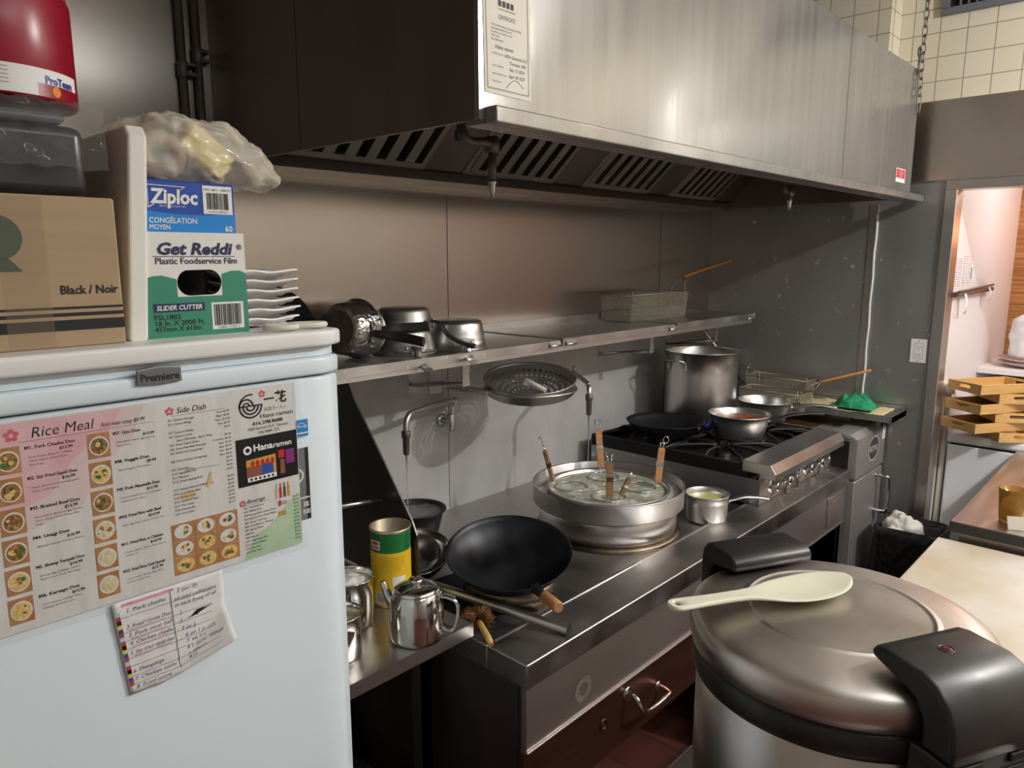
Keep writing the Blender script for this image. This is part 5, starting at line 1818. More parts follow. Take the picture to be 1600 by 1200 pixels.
def note_pt(u, v):
    """u 0..1 left to right, v 0..1 top to bottom; lower right corner torn and curled"""
    x = .268 + u * .136
    z = 1.402 - v * .122
    x += .012 * v * (1 - u)
    cut = max(0, (u + v) - 1.38)
    z += cut * .055
    y = FYF - .0032 - .0025 * abs(noise.noise(Vector((u * 5, v * 6, 2)))) - .030 * cut * 1.6
    return (x, y, z)


b = B()
n = 22
g = [[b.verts([note_pt(i / n, j / n)])[0] for j in range(n + 1)] for i in range(n + 1)]
for i in range(n):
    for j in range(n):
        b.face([g[i][j], g[i][j + 1], g[i + 1][j + 1], g[i + 1][j]], True)
o = b.build('paper', NP, nt_, False)
md = o.modifiers.new('thickness', 'SOLIDIFY')
md.thickness = .0002
md.offset = 0


def on_note(b, tb):
    for v in tb.bm.verts:
        u, w_ = v.co.x, -v.co.y
        p = note_pt(u, w_)
        v.co = Vector((p[0], p[1] - .0006, p[2]))
    b.merge(tb.bm)


b = B()
lines = [('1. Pork chashu', .10, .13), ('2. Fried Gyoza Don', .08, .30), ('3. Pork meat ball', .08, .39), ('4. Chicken chashu', .08, .48), ('5. Stir fried squid don', .07, .58), ('6. Dumplings', .06, .78), ('7. Chicken sticks', .06, .87), ('8. Fried onion', .06, .96)]
r2 = [('2 (or 3)', .55, .09), ('not good cooking piece', .52, .17), ('in each frying of oil', .52, .24), ('2', .55, .34), ('5', .55, .43), ('3 or 5', .55, .52), ('6 on 1 piece', .58, .60), ('5 skills', .58, .67), ('6 piece, small', .58, .74), ('4 piece', .58, .81), ('R12', .58, .88)]
for s, x, y in lines + r2:
    tb = B()
    tb.text(s, x, -y, .062, shear=.3, wid=min(.40, .024 * len(s)), z=0)
    on_note(b, tb)
b.build('handwriting', mat('purple_pen', (.16, .12, .26), .6), nt_, False)
b = B()
for k, y in enumerate((.17, .33, .42, .51, .61, .70, .81, .90)):
    tb = B()
    for i in range(12):
        tb.rect(.03 + i * .07, .03 + (i + 1) * .07, -y - .004 + .06 * 0, -y + .001)
    on_note(b, tb)
tb = B()
for i in range(14):
    tb.rect(.49, .497, -.05 - (i + 1) * .062, -.05 - i * .062)
on_note(b, tb)
b.build('ruled_lines', TEXTG, nt_, False)
b = B()
tb = B()
for i in range(10):
    tb.rect(.08 + i * .045, .08 + (i + 1) * .045, -.055, -.025)
for (y) in (.31, .40, .49, .59):
    for i in range(6):
        tb.rect(.10 + i * .055, .10 + (i + 1) * .055, -y - .012, -y - .004)
on_note(b, tb)
b.build('pink_highlight', mat('pink_marker', (.66, .28, .40), .6), nt_, False)
b = B()
for k in range(18):
    b.mi = [0, 1, 2, 3, 4, 1][k % 6]
    tb = B()
    tb.rect(.01, .05, -.10 - (k + 1) * .045, -.10 - k * .045)
    p0 = b.mi
    for v in tb.bm.verts:
        q = note_pt(v.co.x, -v.co.y)
        v.co = Vector((q[0], q[1] - .0006, q[2]))
    b.merge(tb.bm)
b.build('colour_bar', [mat('bar_cyan', (.35, .60, .65), .6), mat('bar_red', (.50, .04, .06), .6), SF[0], mat('bar_yellow', (.70, .60, .06), .6), mat('bar_blue', (.03, .07, .35), .6)], nt_, False)
b = B()
tb = B()
tb.poly([(.60, -.405, 0), (.68, -.385, 0), (.72, -.36, 0), (.88, -.335, 0), (.80, -.365, 0), (.72, -.39, 0), (.68, -.40, 0)])
tb.poly([(.66, -.39, 0), (.72, -.345, 0), (.80, -.34, 0), (.72, -.40, 0)])
on_note(b, tb)
b.build('marker_scribble', TEXTB, nt_, False)

# ================================================================== things on top of the fridge
ZF = 1.706
# cardboard box
cb = thing('cardboard_box', 'brown cardboard box with black stripes on the fridge top at far left', 'box', (.2, 1.05, ZF))
b = B().box(.04, .324, .93, 1.20, ZF, 1.874, .002, 1)
b.build('carton', CARD, cb, False)
b = B(FRONT(0, .9296, 0))
for (z0, z1) in ((1.706 + .0195, 1.706 + .0315), (1.706 + .0355, 1.706 + .0395), (1.706 + .0435, 1.706 + .0462)):
    b.rect(.041, .3235, z0, z1)
b.text('Black / Noir', .3195, 1.7665, .0135, 'RIGHT', .02, wid=.060, z=.0002)
b.build('lettering', TEXTB, cb, False)
b = B(FRONT(0, .9296, 0))
b.disc(.205, 1.828, .0235, None, .0002, 30)
b.poly([(.19, 1.792, .0002), (.226, 1.792, .0002), (.214, 1.806, .0002), (.19, 1.806, .0002)])
b.build('green_logo', mat('dark_green_ink', (.02, .065, .04), .6), cb, False)
b = B(FRONT(0, .9292, 0)).rect(.205, .250, 1.708, 1.872, 0)
b.build('tape', film_mat('clear_tape', (.42, .32, .22), .10, .82), cb, False)

# black case wrapped in film on the cardboard box
bk = thing('black_case', 'black plastic case under clear film stacked on the brown carton', 'case', (.2, 1.05, 1.874))
B().box(.06, .305, .945, 1.17, 1.8745, 1.952, .012, 3).build('shell', noise_mat('scuffed_black_plastic', (.010, .010, .011), (.025, .025, .027), (30, 30, 30), 4, .3, .7, .25, .4), bk, False)
B().box(.055, .285, .94, 1.175, 1.952, 1.963, .005, 2).build('case_lid', mat('grey_case_lid', (.10, .10, .11), .3), bk, False)


def crumple(name, label, cat, fn, n, m, mt, parent=None):
    b = B()
    g = [[b.verts([fn(i / n, j / m)])[0] for j in range(m + 1)] for i in range(n + 1)]
    for i in range(n):
        for j in range(m):
            b.face([g[i][j], g[i + 1][j], g[i + 1][j + 1], g[i][j + 1]], True)
    o = b.build(name, mt, parent, False, doubles=True)
    return o


FILM = film_mat('clear_crumpled_film', (.35, .35, .35), .05, .86)


def film_fn(u, v):
    x = .05 + u * .272
    k = v
    if k < .35:
        y, z = 1.18, 1.91 + k / .35 * .066
    elif k < .55:
        y, z = 1.18 - (k - .35) / .2 * .245, 1.976
    else:
        y, z = .935, 1.976 - (k - .55) / .45 * .072
    q = Vector((x * 38, z * 40, y * 30))
    z2 = noise.noise(q) * .006 + noise.noise(q * 2.7) * .0025
    return (x + noise.noise(q + Vector((7, 7, 7))) * .003, y + noise.noise(q * 1.4) * .004 - (0.003 if k > .55 else 0), z + z2)


crumple('plastic_film', 'x', 'y', film_fn, 60, 60, FILM, bk)
# red can
rc = thing('red_can', 'dark red round can with white label on top of the black case', 'can', (.23, 1.06, 1.98))
b = B().lathe([(0, 0), (.084, 0), (.086, .003), (.086, .115), (.083, .122), (.078, .128), (.05, .133), (.0, .134)], 60, (.248, 1.06, 1.983))
b.build('body', REDPL, rc, False)
rc_c = Vector((.248, 1.06, 0))
AR = math.atan2(-1.06, -.248)
bb = B()
wrap_rect(bb, .0862, AR - 1.3, AR + 1.25, 1.986, 2.016, 40)
bb.mi = 1
wrap_rect(bb, .0864, AR + .52, AR + 1.25, 1.986, 2.000, 12)
bb.mi = 2
for k in range(5):
    for q in range(10):
        wrap_rect(bb, .0864, AR - 1.2 + q * .14, AR - 1.2 + q * .14 + .12, 2.0115 - k * .0042, 2.0122 - k * .0042, 2)
bb.mi = 3
wrap(bb, .0866, AR + .62, 'ProTeam', 2.001, .0115, 'LEFT', .04)
bb.mi = 4
for i in range(10):
    a, c = 2 * PI * i / 10, 2 * PI * (i + 1) / 10
    pt = lambda q: (.0867 * math.cos(AR + .78 + .07 * math.cos(q)), .0867 * math.sin(AR + .78 + .07 * math.cos(q)), 1.9935 + .006 * math.sin(q))
    bb.poly([(.0867 * math.cos(AR + .78), .0867 * math.sin(AR + .78), 1.9935), pt(a), pt(c)])
for v in bb.bm.verts:
    v.co += rc_c
bb.build('label', [WHITE, REDPL, TEXTG, mat('label_blue', (.03, .06, .30), .4), mat('label_orange', (.75, .22, .02), .4)], rc, False)
hb = B().tube(smooth_path([(.168, 1.06, 2.085), (.165, 1.06, 2.13), (.20, 1.03, 2.20), (.25, 1.02, 2.22), (.30, 1.03, 2.20), (.330, 1.06, 2.13), (.328, 1.06, 2.085)], 6), .004, 8)
hb.build('handle_wire', REDPL, rc, False)

# white cutting board standing on edge
wb = thing('cutting_board', 'white cutting board standing on edge between the carton and film box', 'cutting board', (.36, 1.1, ZF))
b = B().prism([(.945, ZF), (1.38, ZF), (1.38, 1.962), (.957, 1.962), (.945, 1.95)], 'yz', .3325, .3555, .004, 3)
for v in b.bm.verts:
    v.co.x += (v.co.z - ZF) * .075
b.build('board', BOARD, wb, False)

# plastic film box with hand hole
fb = thing('film_box', 'white and green foodservice film box with hand hole on the fridge', 'box', (.425, 1.05, ZF))
X0, X1, Z1 = .3575, .4905, 1.838
FBW = mat('film_box_white', (.76, .74, .69), .55)
SH = FRONT(0, .950, 0)
hole = []
for i in range(24):
    a = 2 * PI * i / 24
    hole.append((.4265 + math.copysign(.013, math.cos(a)) + .016 * math.cos(a), 1.7745 + .0165 * math.sin(a)))
b = B(SH)
b.shape2d([(X0, ZF), (X1, ZF), (X1, Z1), (X0, Z1)], [hole])
b.at(Matrix())
b.box(X0, X1, .9502, 1.46, Z1 - .002, Z1)
b.box(X0, X1, .9502, 1.46, ZF, ZF + .002)
b.box(X0, X0 + .002, .9502, 1.46, ZF + .002, Z1 - .002)
b.box(X1 - .002, X1, .9502, 1.46, ZF + .002, Z1 - .002)
b.build('carton', FBW, fb, False)
gt = [(X0, 1.7795), (.366, 1.7835), (.378, 1.7845), (.392, 1.780)]
hl = [(x, z) for x, z in hole if z < 1.786]
b = B(SH)
b.poly([(X0, ZF, .0003), (X1, ZF, .0003), (X1, 1.757, .0003), (X0, 1.757, .0003)])
b.poly([(X0, 1.757, .0003), (.397, 1.757, .0003), (.397, 1.7795, .0003), (.378, 1.7845, .0003), (.366, 1.7835, .0003), (X0, 1.7795, .0003)])
b.poly([(.456, 1.757, .0003), (X1, 1.757, .0003), (X1, 1.785, .0003), (.482, 1.789, .0003), (.470, 1.789, .0003), (.456, 1.785, .0003)])
b.build('green_print', GREEN_T, fb, False)
b = B(SH)
b.text('Get Reddi', .4225, 1.8105, .0205, 'CENTER', .035, .22, wid=.098, z=.0006)
b.text('®', .479, 1.8165, .010, 'LEFT', .01, 0, z=.0006)
b.text('Plastic Foodservice Film', .4255, 1.7985, .0112, 'CENTER', .012, wid=.106, z=.0006)
b.rect(.369, .476, 1.8075, 1.8082, .0006)
b.rect(.3655, .4305, 1.7385, 1.7490, .0006)
b.build('navy_lettering', NAVY, fb, False)
b = B(SH)
b.text('SLIDER CUTTER', .398, 1.7408, .0085, 'CENTER', .02, .2, wid=.058, z=.0009)
b.rect(.4395, .4835, 1.7125, 1.7480, .0006)
b.build('white_print', WHITE, fb, False)
b = B(SH)
b.text('FSL1802', .3655, 1.7290, .0088, 'LEFT', .015, wid=.033, z=.0006)
b.text('18 In. X 2000 Ft.', .3655, 1.7215, .0088, 'LEFT', .015, wid=.062, z=.0006)
b.text('457mm X 610m', .3655, 1.7140, .0088, 'LEFT', .015, wid=.059, z=.0006)
b.barcode(.4425, .4805, 1.7175, 1.7455, .0009, 4)
b.text('7 64561 51207 2', .4615, 1.7135, .0045, 'CENTER', z=.0009)
b.build('black_lettering', TEXTB, fb, False)
rl = thing('film_roll', 'dark rolled film core visible through the hand hole of the film box', 'roll', (.424, 1.2, 1.77))
B(Matrix.Translation((.424, 0, 1.771)) @ Matrix.Rotation(-PI / 2, 4, 'X')).lathe([(.02, 1.0), (.055, 1.0), (.055, 1.44), (.02, 1.44), (.02, 1.0)], 36).build('roll', mat('grey_film', (.12, .115, .11), .3), rl, False)

# blue freezer bag box
zb = thing('bag_box', 'blue freezer bag box with barcode on top of the film box', 'box', (.43, 1.05, 1.838))
ZB0, ZB1 = 1.8385, 1.902
BLUE1 = mat('box_dark_blue', (.010, .060, .36), .35)
BLUE2 = mat('box_light_blue', (.005, .22, .62), .35)
B().box(.3695, .4865, .962, 1.20, ZB0, ZB1, .0015, 1).build('carton', BLUE1, zb, False)
SZ = FRONT(0, .9617, 0)
b = B(SZ)
wv = [(.3700 + i * .01164, 1.8645 - .0065 * math.sin(i / 10 * 2.6) + .004 * (i / 10)) for i in range(11)]
b.poly([(.3700, ZB0, 0), (.4862, ZB0, 0)] + [(x, z, 0) for x, z in wv[::-1]])
b.build('light_blue_print', BLUE2, zb, False)
b = B(SZ)
b.text('Ziploc', .407, 1.8740, .0245, 'CENTER', .035, .08, wid=.060, z=.0005)
b.tube([(.374, 1.868, .0004), (.3745, 1.8955, .0004), (.421, 1.8945, .0004), (.4155, 1.891, .0004)], .0007, 4)
b.tube([(.374, 1.868, .0004), (.3815, 1.8725, .0004)], .0007, 4)
b.text('CONGÉLATION', .3735, 1.8495, .0095, 'LEFT', .015, wid=.060, z=.0005)
b.text('MOYEN', .3735, 1.8415, .0085, 'LEFT', .015, wid=.025, z=.0005)
b.text('60', .4815, 1.8405, .0105, 'RIGHT', .02, z=.0005)
b.text('Brand', .388, 1.8695, .0035, z=.0005)
b.text('Easy Open Tabs', .3995, 1.8695, .0032, z=.0005)
b.rect(.4435, .4830, 1.8625, 1.8985, .0005)
b.build('white_print', WHITE, zb, False)
b = B(SZ)
b.barcode(.4485, .4785, 1.8685, 1.8895, .0008, 9)
b.text('ITM / ART : 1700729', .4633, 1.8920, .0042, 'CENTER', z=.0008)
b.text('0 18175 99720 5', .4633, 1.8640, .0038, 'CENTER', z=.0008)
b.build('black_lettering', TEXTB, zb, False)

# clear plastic bag with packets
pb = thing('plastic_bag', 'crumpled clear plastic bag holding packets on top of the blue box', 'bag', (.46, 1.06, 1.902))
BAGF = film_mat('milky_bag_film', (.90, .83, .70), .16, .56)


def bag_fn(u, v):
    a = 2 * PI * u
    ph = v * PI
    # squashed sack whose mouth hangs off to the right
    rx = .068 + .018 * math.sin(a * 2 + 1)
    x = .440 + rx * math.cos(a) * math.sin(ph) ** .7
    y = 1.055 + .085 * math.sin(a) * math.sin(ph) ** .7
    z = 1.948 + .046 * math.cos(ph)
    if math.cos(a) > 0:
        e = max(0, math.cos(a)) * math.sin(ph)
        x += .068 * e
        z -= .030 * e * e
        y -= .02 * e
    z -= max(0, (.40 - x)) * .25
    q = Vector((x * 26, y * 26, z * 26))
    n1, n2 = noise.noise(q), noise.noise(q * 2.3 + Vector((3, 1, 8)))
    k = .012 * n1 + .008 * n2 + .0035 * abs(noise.noise(q * 5.1))
    x += k * math.cos(a)
    y += k * math.sin(a)
    z += .010 * noise.noise(q + Vector((11, 3, 5))) + .005 * noise.noise(q * 2.6) + .003 * noise.noise(q * 5.5)
    return (x, y, max(z, 1.9035 if x < .488 else 1.862))


crumple('film', '', '', bag_fn, 120, 64, BAGF, pb)
yp = thing('yellow_packet', 'yellow packet inside the clear plastic bag above the blue box', 'packet', (.49, 1.06, 1.91))
b = B(Matrix.Translation((.486, 1.03, 1.951)) @ Matrix.Rotation(R(40), 4, 'Y') @ Matrix.Rotation(R(-12), 4, 'X'))
b.box(-.036, .036, -.006, .006, -.024, .022, .004, 2)
b.build('packet', mat('packet_yellow', (.72, .58, .10), .4), yp, False)
gp = thing('paper_roll', 'beige roll with grey core inside the clear plastic bag at its left', 'roll', (.41, 1.06, 1.905))
b = B(Matrix.Translation((.412, 1.0, 1.937)) @ Matrix.Rotation(-PI / 2, 4, 'X')).lathe([(.014, 0), (.031, 0), (.031, .11), (.014, .11), (.014, 0)], 36)
b.mi = 1
b.lathe([(0, .002), (.014, .002)], 24)
b.build('roll', [mat('roll_beige', (.55, .46, .33), .6), mat('core_grey', (.22, .22, .23), .5)], gp, False)

# stack of white square plates
PGRP = 'stacked white plates on the fridge'
PLATE = noise_mat('white_porcelain', (.76, .73, .71), (.80, .78, .76), (8, 8, 8), 2, .3, .7, .2)


def plate_mesh():
    b = B()
    n = 14
    s = .062
    g = []
    for i in range(n + 1):
        g.append([])
        for j in range(n + 1):
            u, v = 2 * i / n - 1, 2 * j / n - 1
            e = max(abs(u), abs(v))
            z = .012 * max(0, (e - .55) / .45) ** 1.4 + .004 * max(0, e - .6) * math.sin(6 * math.atan2(v, u))
            g[-1].append(b.verts([(u * s, v * s, z)])[0])
    for i in range(n):
        for j in range(n):
            b.face([g[i][j], g[i + 1][j], g[i + 1][j + 1], g[i][j + 1]], True)
    me_o = b.build('white_plate', PLATE)
    md = me_o.modifiers.new('thickness', 'SOLIDIFY')
    md.thickness = .003
    md.offset = 1
    md2 = me_o.modifiers.new('round', 'BEVEL')
    md2.width = .001
    md2.segments = 2
    return me_o


pl0 = plate_mesh()
ORD = ['bottom', 'second', 'third', 'fourth', 'fifth', 'topmost']
for k in range(6):
    p = pl0 if k == 0 else copy_thing(pl0)
    p.location = (.518 + .0015 * math.sin(k * 2.1), 1.03 + .002 * math.cos(k * 1.7), ZF + .0005 + k * .0135)
    p.rotation_euler = (0, 0, R(6 + 3 * math.sin(k * 1.3)))
    tag(p, ('white square plate at the bottom of the stack on the fridge' if k == 0 else 'white square plate on the top of the stack beside film box' if k == 5 else 'white square plate, %s from the bottom of the stack' % ORD[k]), 'plate', PGRP)

# scissors
sx = thing('scissors', 'scissors with cream plastic handles lying at the fridge top right edge', 'scissors', (.54, .94, ZF))
b = B(Matrix.Translation((.543, .925, ZF + .006)) @ rot_to(-18))
for (cx_, cy_, rx, ry) in ((-.019, -.012, .021, .012), (.020, .004, .026, .011)):
    b.tube([(cx_ + rx * math.cos(q), cy_ + ry * math.sin(q), 0) for q in [i / 26 * 2 * PI for i in range(26)]], .0042, 8, closed=True)
b.tube([(-.02, .0, 0), (-.012, .012, 0), (-.03, .028, 0)], [.004, .005, .004], 8)
b.tube([(-.006, .006, 0), (-.02, .020, 0), (-.04, .03, 0)], [.004, .005, .004], 8)
b.build('handles', mat('scissor_cream', (.72, .70, .60), .4), sx, False)
b = B(Matrix.Translation((.543, .925, ZF + .006)) @ rot_to(-18))
b.prism([(-.028, .022), (-.10, .058), (-.105, .062), (-.03, .032)], 'xy', -.001, .0008)
b.prism([(-.035, .024), (-.115, .042), (-.03, .036)], 'xy', .0009, .0026)
b.build('blades', STEEL, sx, False)

# ================================================================== rice cooker
RCX, RCY = 1.325, 0.415
ZL = 1.155
rc2 = thing('rice_cooker', 'large round stainless rice cooker with black hinge and latch in the foreground', 'rice cooker', (RCX, RCY, .72))
CR = (RCX, RCY, 0)
b = B().lathe([(0, .722), (.235, .722), (.246, .735), (.246, 1.045), (.24, 1.05)], 72, CR)
b.build('body', STEEL, rc2, False)
b = B().lathe([(.24, 1.04), (.252, 1.042), (.256, 1.055), (.256, 1.085), (.250, 1.092), (.24, 1.092)], 72, CR)
b.build('black_band', BLACKPL, rc2, False)
b = B().lathe([(.245, 1.09), (.258, 1.096), (.263, 1.115), (.264, 1.135), (.259, 1.150), (.248, 1.158), (.235, 1.1625), (.21, 1.1665), (.180, 1.1695), (.170, 1.1705), (.1645, 1.1712), (.1625, 1.1730), (.160, 1.1734), (.1575, 1.1730), (.1555, 1.1712), (.151, 1.1712), (.10, 1.1735), (.05, 1.1748), (0, 1.1752)], 80, CR)
lid_o = b.build('lid', STEEL_LID, rc2, False)
HDIR = math.degrees(math.atan2(.89, .47))
LDIR = HDIR + 180


def cooker_block(name, ang, prof, hw, mt, bev=.008):
    """profile (radial distance, height) swept across the block width"""
    b = B(Matrix.Translation((RCX, RCY, 0)) @ rot_to(ang))
    b.prism(prof, 'xz', -hw, hw, bev, 3, True)
    return b.build(name, mt, rc2, False)


cooker_block('hinge', HDIR, [(.178, 1.178), (.176, 1.190), (.182, 1.200), (.200, 1.206), (.262, 1.208), (.278, 1.203), (.288, 1.190), (.292, 1.17), (.292, 1.06), (.250, 1.06), (.262, 1.14), (.25, 1.165)], .098, BLACKPL)
lt = cooker_block('latch', LDIR, [(.170, 1.188), (.166, 1.197), (.172, 1.206), (.190, 1.210), (.258, 1.210), (.285, 1.200), (.306, 1.180), (.318, 1.152), (.322, 1.118), (.322, 1.098), (.268, 1.098), (.266, 1.14), (.250, 1.165), (.215, 1.175)], .092, BLACKPL)
cooker_block('latch_base', LDIR, [(.246, 1.092), (.316, 1.092), (.316, .98), (.246, .98)], .088, BLACKPL, .004)
b = B(Matrix.Translation((RCX, RCY, 0)) @ rot_to(LDIR))
for y in (-.055, .055):
    b.box(.316, .322, y - .028, y + .028, 1.078, 1.092, .002)
b.box(.316, .321, -.082, .082, 1.060, 1.070, .002)
b.build('latch_clips', BLACKPL, rc2, False)
b = B(Matrix.Translation((RCX, RCY, 0)) @ rot_to(LDIR))
b.lathe([(.0095, .0), (.0105, .0012), (.012, .0012), (.0125, 0)], 20, (.222, .0, 1.2098))
b.mi = 1
b.lathe([(0, .0015), (.006, .0012), (.0095, .0002)], 20, (.222, .0, 1.2098))
b.build('indicator_lamp', [BLACKPL, mat('dark_red_indicator', (.07, .008, .014), .2)], rc2, False)
b = B(Matrix.Translation((RCX, RCY, 0)) @ rot_to(LDIR))
b.box(.318, .352, -.086, .086, 1.044, 1.050, .002)
b.box(.348, .352, -.086, .086, .97, 1.044, .001)
b.box(.318, .348, -.086, -.082, .97, 1.044, .001)
b.box(.318, .348, .082, .086, .97, 1.044, .001)
b.box(.318, .352, -.086, .086, .966, .970, .001)
b.box(.345, .354, .035, .05, 1.0, 1.052, .001)
b.build('drip_cup', mat('clear_smoky_plastic', (.80, .74, .58), .12, trans=.85, ior=1.3), rc2, False)
b = B(Matrix.Translation((RCX, RCY, 0)) @ rot_to(LDIR))
b.box(.246, .345, -.10, .10, .74, .955, .01)
b.build('control_box', BLACKPL, rc2, False)
# stand below
sd = thing('equipment_stand', 'stainless stand carrying the rice cooker', 'stand', (RCX, RCY, 0))
B().box(RCX - .28, RCX + .28, RCY - .36, RCY + .30, .70, .722, .003).build('stand_top', STEEL, sd, False)
for (x, y) in ((-.25, -.33), (.25, -.33), (-.25, .27), (.25, .27)):
    B().box(RCX + x - .018, RCX + x + .018, RCY + y - .018, RCY + y + .018, 0, .70).build('leg', STEEL_DARK, sd, False)

# rice paddle
pd = thing('rice_paddle', 'cream plastic rice paddle lying across the rice cooker lid', 'paddle', (1.2, .5, 1.19))
pa, pe = Vector((1.072, .618, 1.186)), Vector((1.415, .428, 1.182))
ax = (pe - pa)
Lp = ax.length
ang = math.degrees(math.atan2(ax.y, ax.x))
PM = Matrix.Translation(pa) @ rot_to(ang)
wl = [(0, .004), (.004, .013), (.012, .0175), (.022, .018), (.05, .0155), (.10, .0135), (.145, .0145), (.17, .019), (.195, .030), (.225, .040), (.26, .0455), (.295, .0455), (.325, .041), (.350, .030), (.366, .014), (.370, .004)]
k_ = Lp / .370


def pad_z(x):
    t = x / .370
    if t < .42:
        return .012 - .004 * t
    return .010 - .006 * math.sin((t - .42) / .58 * PI) + .004 * ((t - .42) / .58) ** 2


b = B(PM)
cols = 10
up, dn = [], []
for (x, wd) in wl:
    ru, rd = [], []
    for c in range(cols + 1):
        s = -1 + 2 * c / cols
        dish = -.0075 * (1 - s * s) * max(0, min(1, (x - .16) / .08)) * max(0, min(1, (.372 - x) / .05))
        th = .0065 if x > .17 else .0095
        edge = (1 - s * s) ** .5
        ru.append((x * k_, wd * 1.22 * s, pad_z(x) + dish + th * .5 * min(1, edge * 2)))
        rd.append((x * k_, wd * 1.22 * s, pad_z(x) + dish - th * .5 * min(1, edge * 2)))
    up.append(b.verts(ru))
    dn.append(b.verts(rd))
hole_i = (2,)
for i in range(len(wl) - 1):
    for c in range(cols):
        if i in hole_i and 3 <= c <= 6:
            continue
        b.face([up[i][c], up[i + 1][c], up[i + 1][c + 1], up[i][c + 1]], True)
        b.face([dn[i][c], dn[i][c + 1], dn[i + 1][c + 1], dn[i + 1][c]], True)
    b.face([up[i][0], dn[i][0], dn[i + 1][0], up[i + 1][0]], True)
    b.face([up[i][cols], up[i + 1][cols], dn[i + 1][cols], dn[i][cols]], True)
b.face(up[0] + dn[0][::-1]); b.face(up[-1] + dn[-1][::-1])
i = 2
for (c0, c1) in ((3, 3), (7, 7)):
    b.face([up[i][c0], up[i + 1][c0], dn[i + 1][c0], dn[i][c0]])
b.face([up[i][k] for k in range(3, 8)] + [dn[i][k] for k in range(7, 2, -1)])
b.face([up[i + 1][k] for k in range(3, 8)] + [dn[i + 1][k] for k in range(7, 2, -1)])
recalc(b)
po = b.build('paddle', CREAMPL, pd, False)
md = po.modifiers.new('sub', 'SUBSURF')
md.levels = 1
md.render_levels = 2

# ================================================================== prep tables at the right
pt = thing('prep_table', 'stainless prep table under the long white cutting board at right', 'table', (2.25, .2, 0))
b = B().box(1.64, 2.70, -.45, .56, .815, .845, .004)
b.build('table_top', STEEL, pt, False)
for (x, y) in ((1.68, -.41), (2.66, -.41), (1.68, .52), (2.66, .52)):
    B().box(x - .018, x + .018, y - .018, y + .018, 0, .815).build('leg', STEEL_DARK, pt, False)
cbd = thing('cutting_board', 'long stained white cutting board lying on the prep table at right', 'cutting board', (2.25, .2, .845))
B().box(1.66, 2.705, -.40, .545, .8455, .870, .004).build('board', BOARD_STAIN, cbd, False)
gt_ = thing('steel_counter', 'grey steel counter beyond the white board with tumbler on it', 'counter', (3.3, .1, 0))
b = B().box(2.715, 3.935, -.55, .517, .905, .930, .003)
b.build('counter_top', noise_mat('lilac_grey_steel', (.45, .40, .39), (.54, .49, .48), (3, 30, 30), 4, .3, .7, .3, .4, 1.0), gt_, False)
b = B().box(2.712, 2.716, -.55, .517, .895, .928)
b.build('dark_edge', mat('dark_edge_strip', (.03, .03, .03), .4), gt_, False)
b = B().box(2.74, 3.80, -.52, .49, .12, .905)
b.build('cabinet', STEEL_PANEL, gt_, False)
for (x, y) in ((2.78, .45), (3.76, .45), (2.78, -.48), (3.76, -.48)):
    B().box(x - .02, x + .02, y - .02, y + .02, 0, .12).build('leg', STEEL_DARK, gt_, False)
gl = thing('amber_tumbler', 'amber plastic tumbler standing on the grey steel counter', 'tumbler', (2.835, .368, .9305))
AMB = mat('amber_plastic', (.62, .40, .10), .1, trans=.75, ior=1.25)
B().lathe([(0, 0), (.030, 0), (.031, .002), (.034, .03), (.041, .115), (.0415, .117), (.0395, .117), (.032, .03), (.0285, .012), (0, .011)], 40).build('cup', AMB, gl)
pcn = thing('price_card', 'small beige card leaning by the tumbler on the grey counter', 'card', (2.79, .31, .9305))
B(Matrix.Translation((2.775, .315, .9305)) @ Matrix.Rotation(R(-60), 4, 'Z') @ Matrix.Rotation(R(-25), 4, 'X')).box(-.05, .03, 0, .002, 0.001, .045).build('card', mat('beige_card', (.46, .42, .34), .6), pcn, False)

# ================================================================== alcove: freezer, trays, shelf things
fz = thing('chest_freezer', 'white chest freezer in the alcove under the wooden trays', 'freezer', (4.4, .3, 0))
b = B().box(3.955, 4.64, -.62, .80, .05, .912, .012, 3)
b.build('cabinet', mat('freezer_white', (.90, .90, .92), .35), fz, False)
b = B().box(3.95, 4.64, -.62, .803, .918, .965, .014, 3)
b.build('lid', mat('freezer_white', (.90, .90, .92), .35), fz, False)
b = B().box(3.96, 4.63, -.61, .79, .905, .925)
b.build('gasket', RUBBER, fz, False)
TGRP = 'bamboo trays stacked on the freezer'


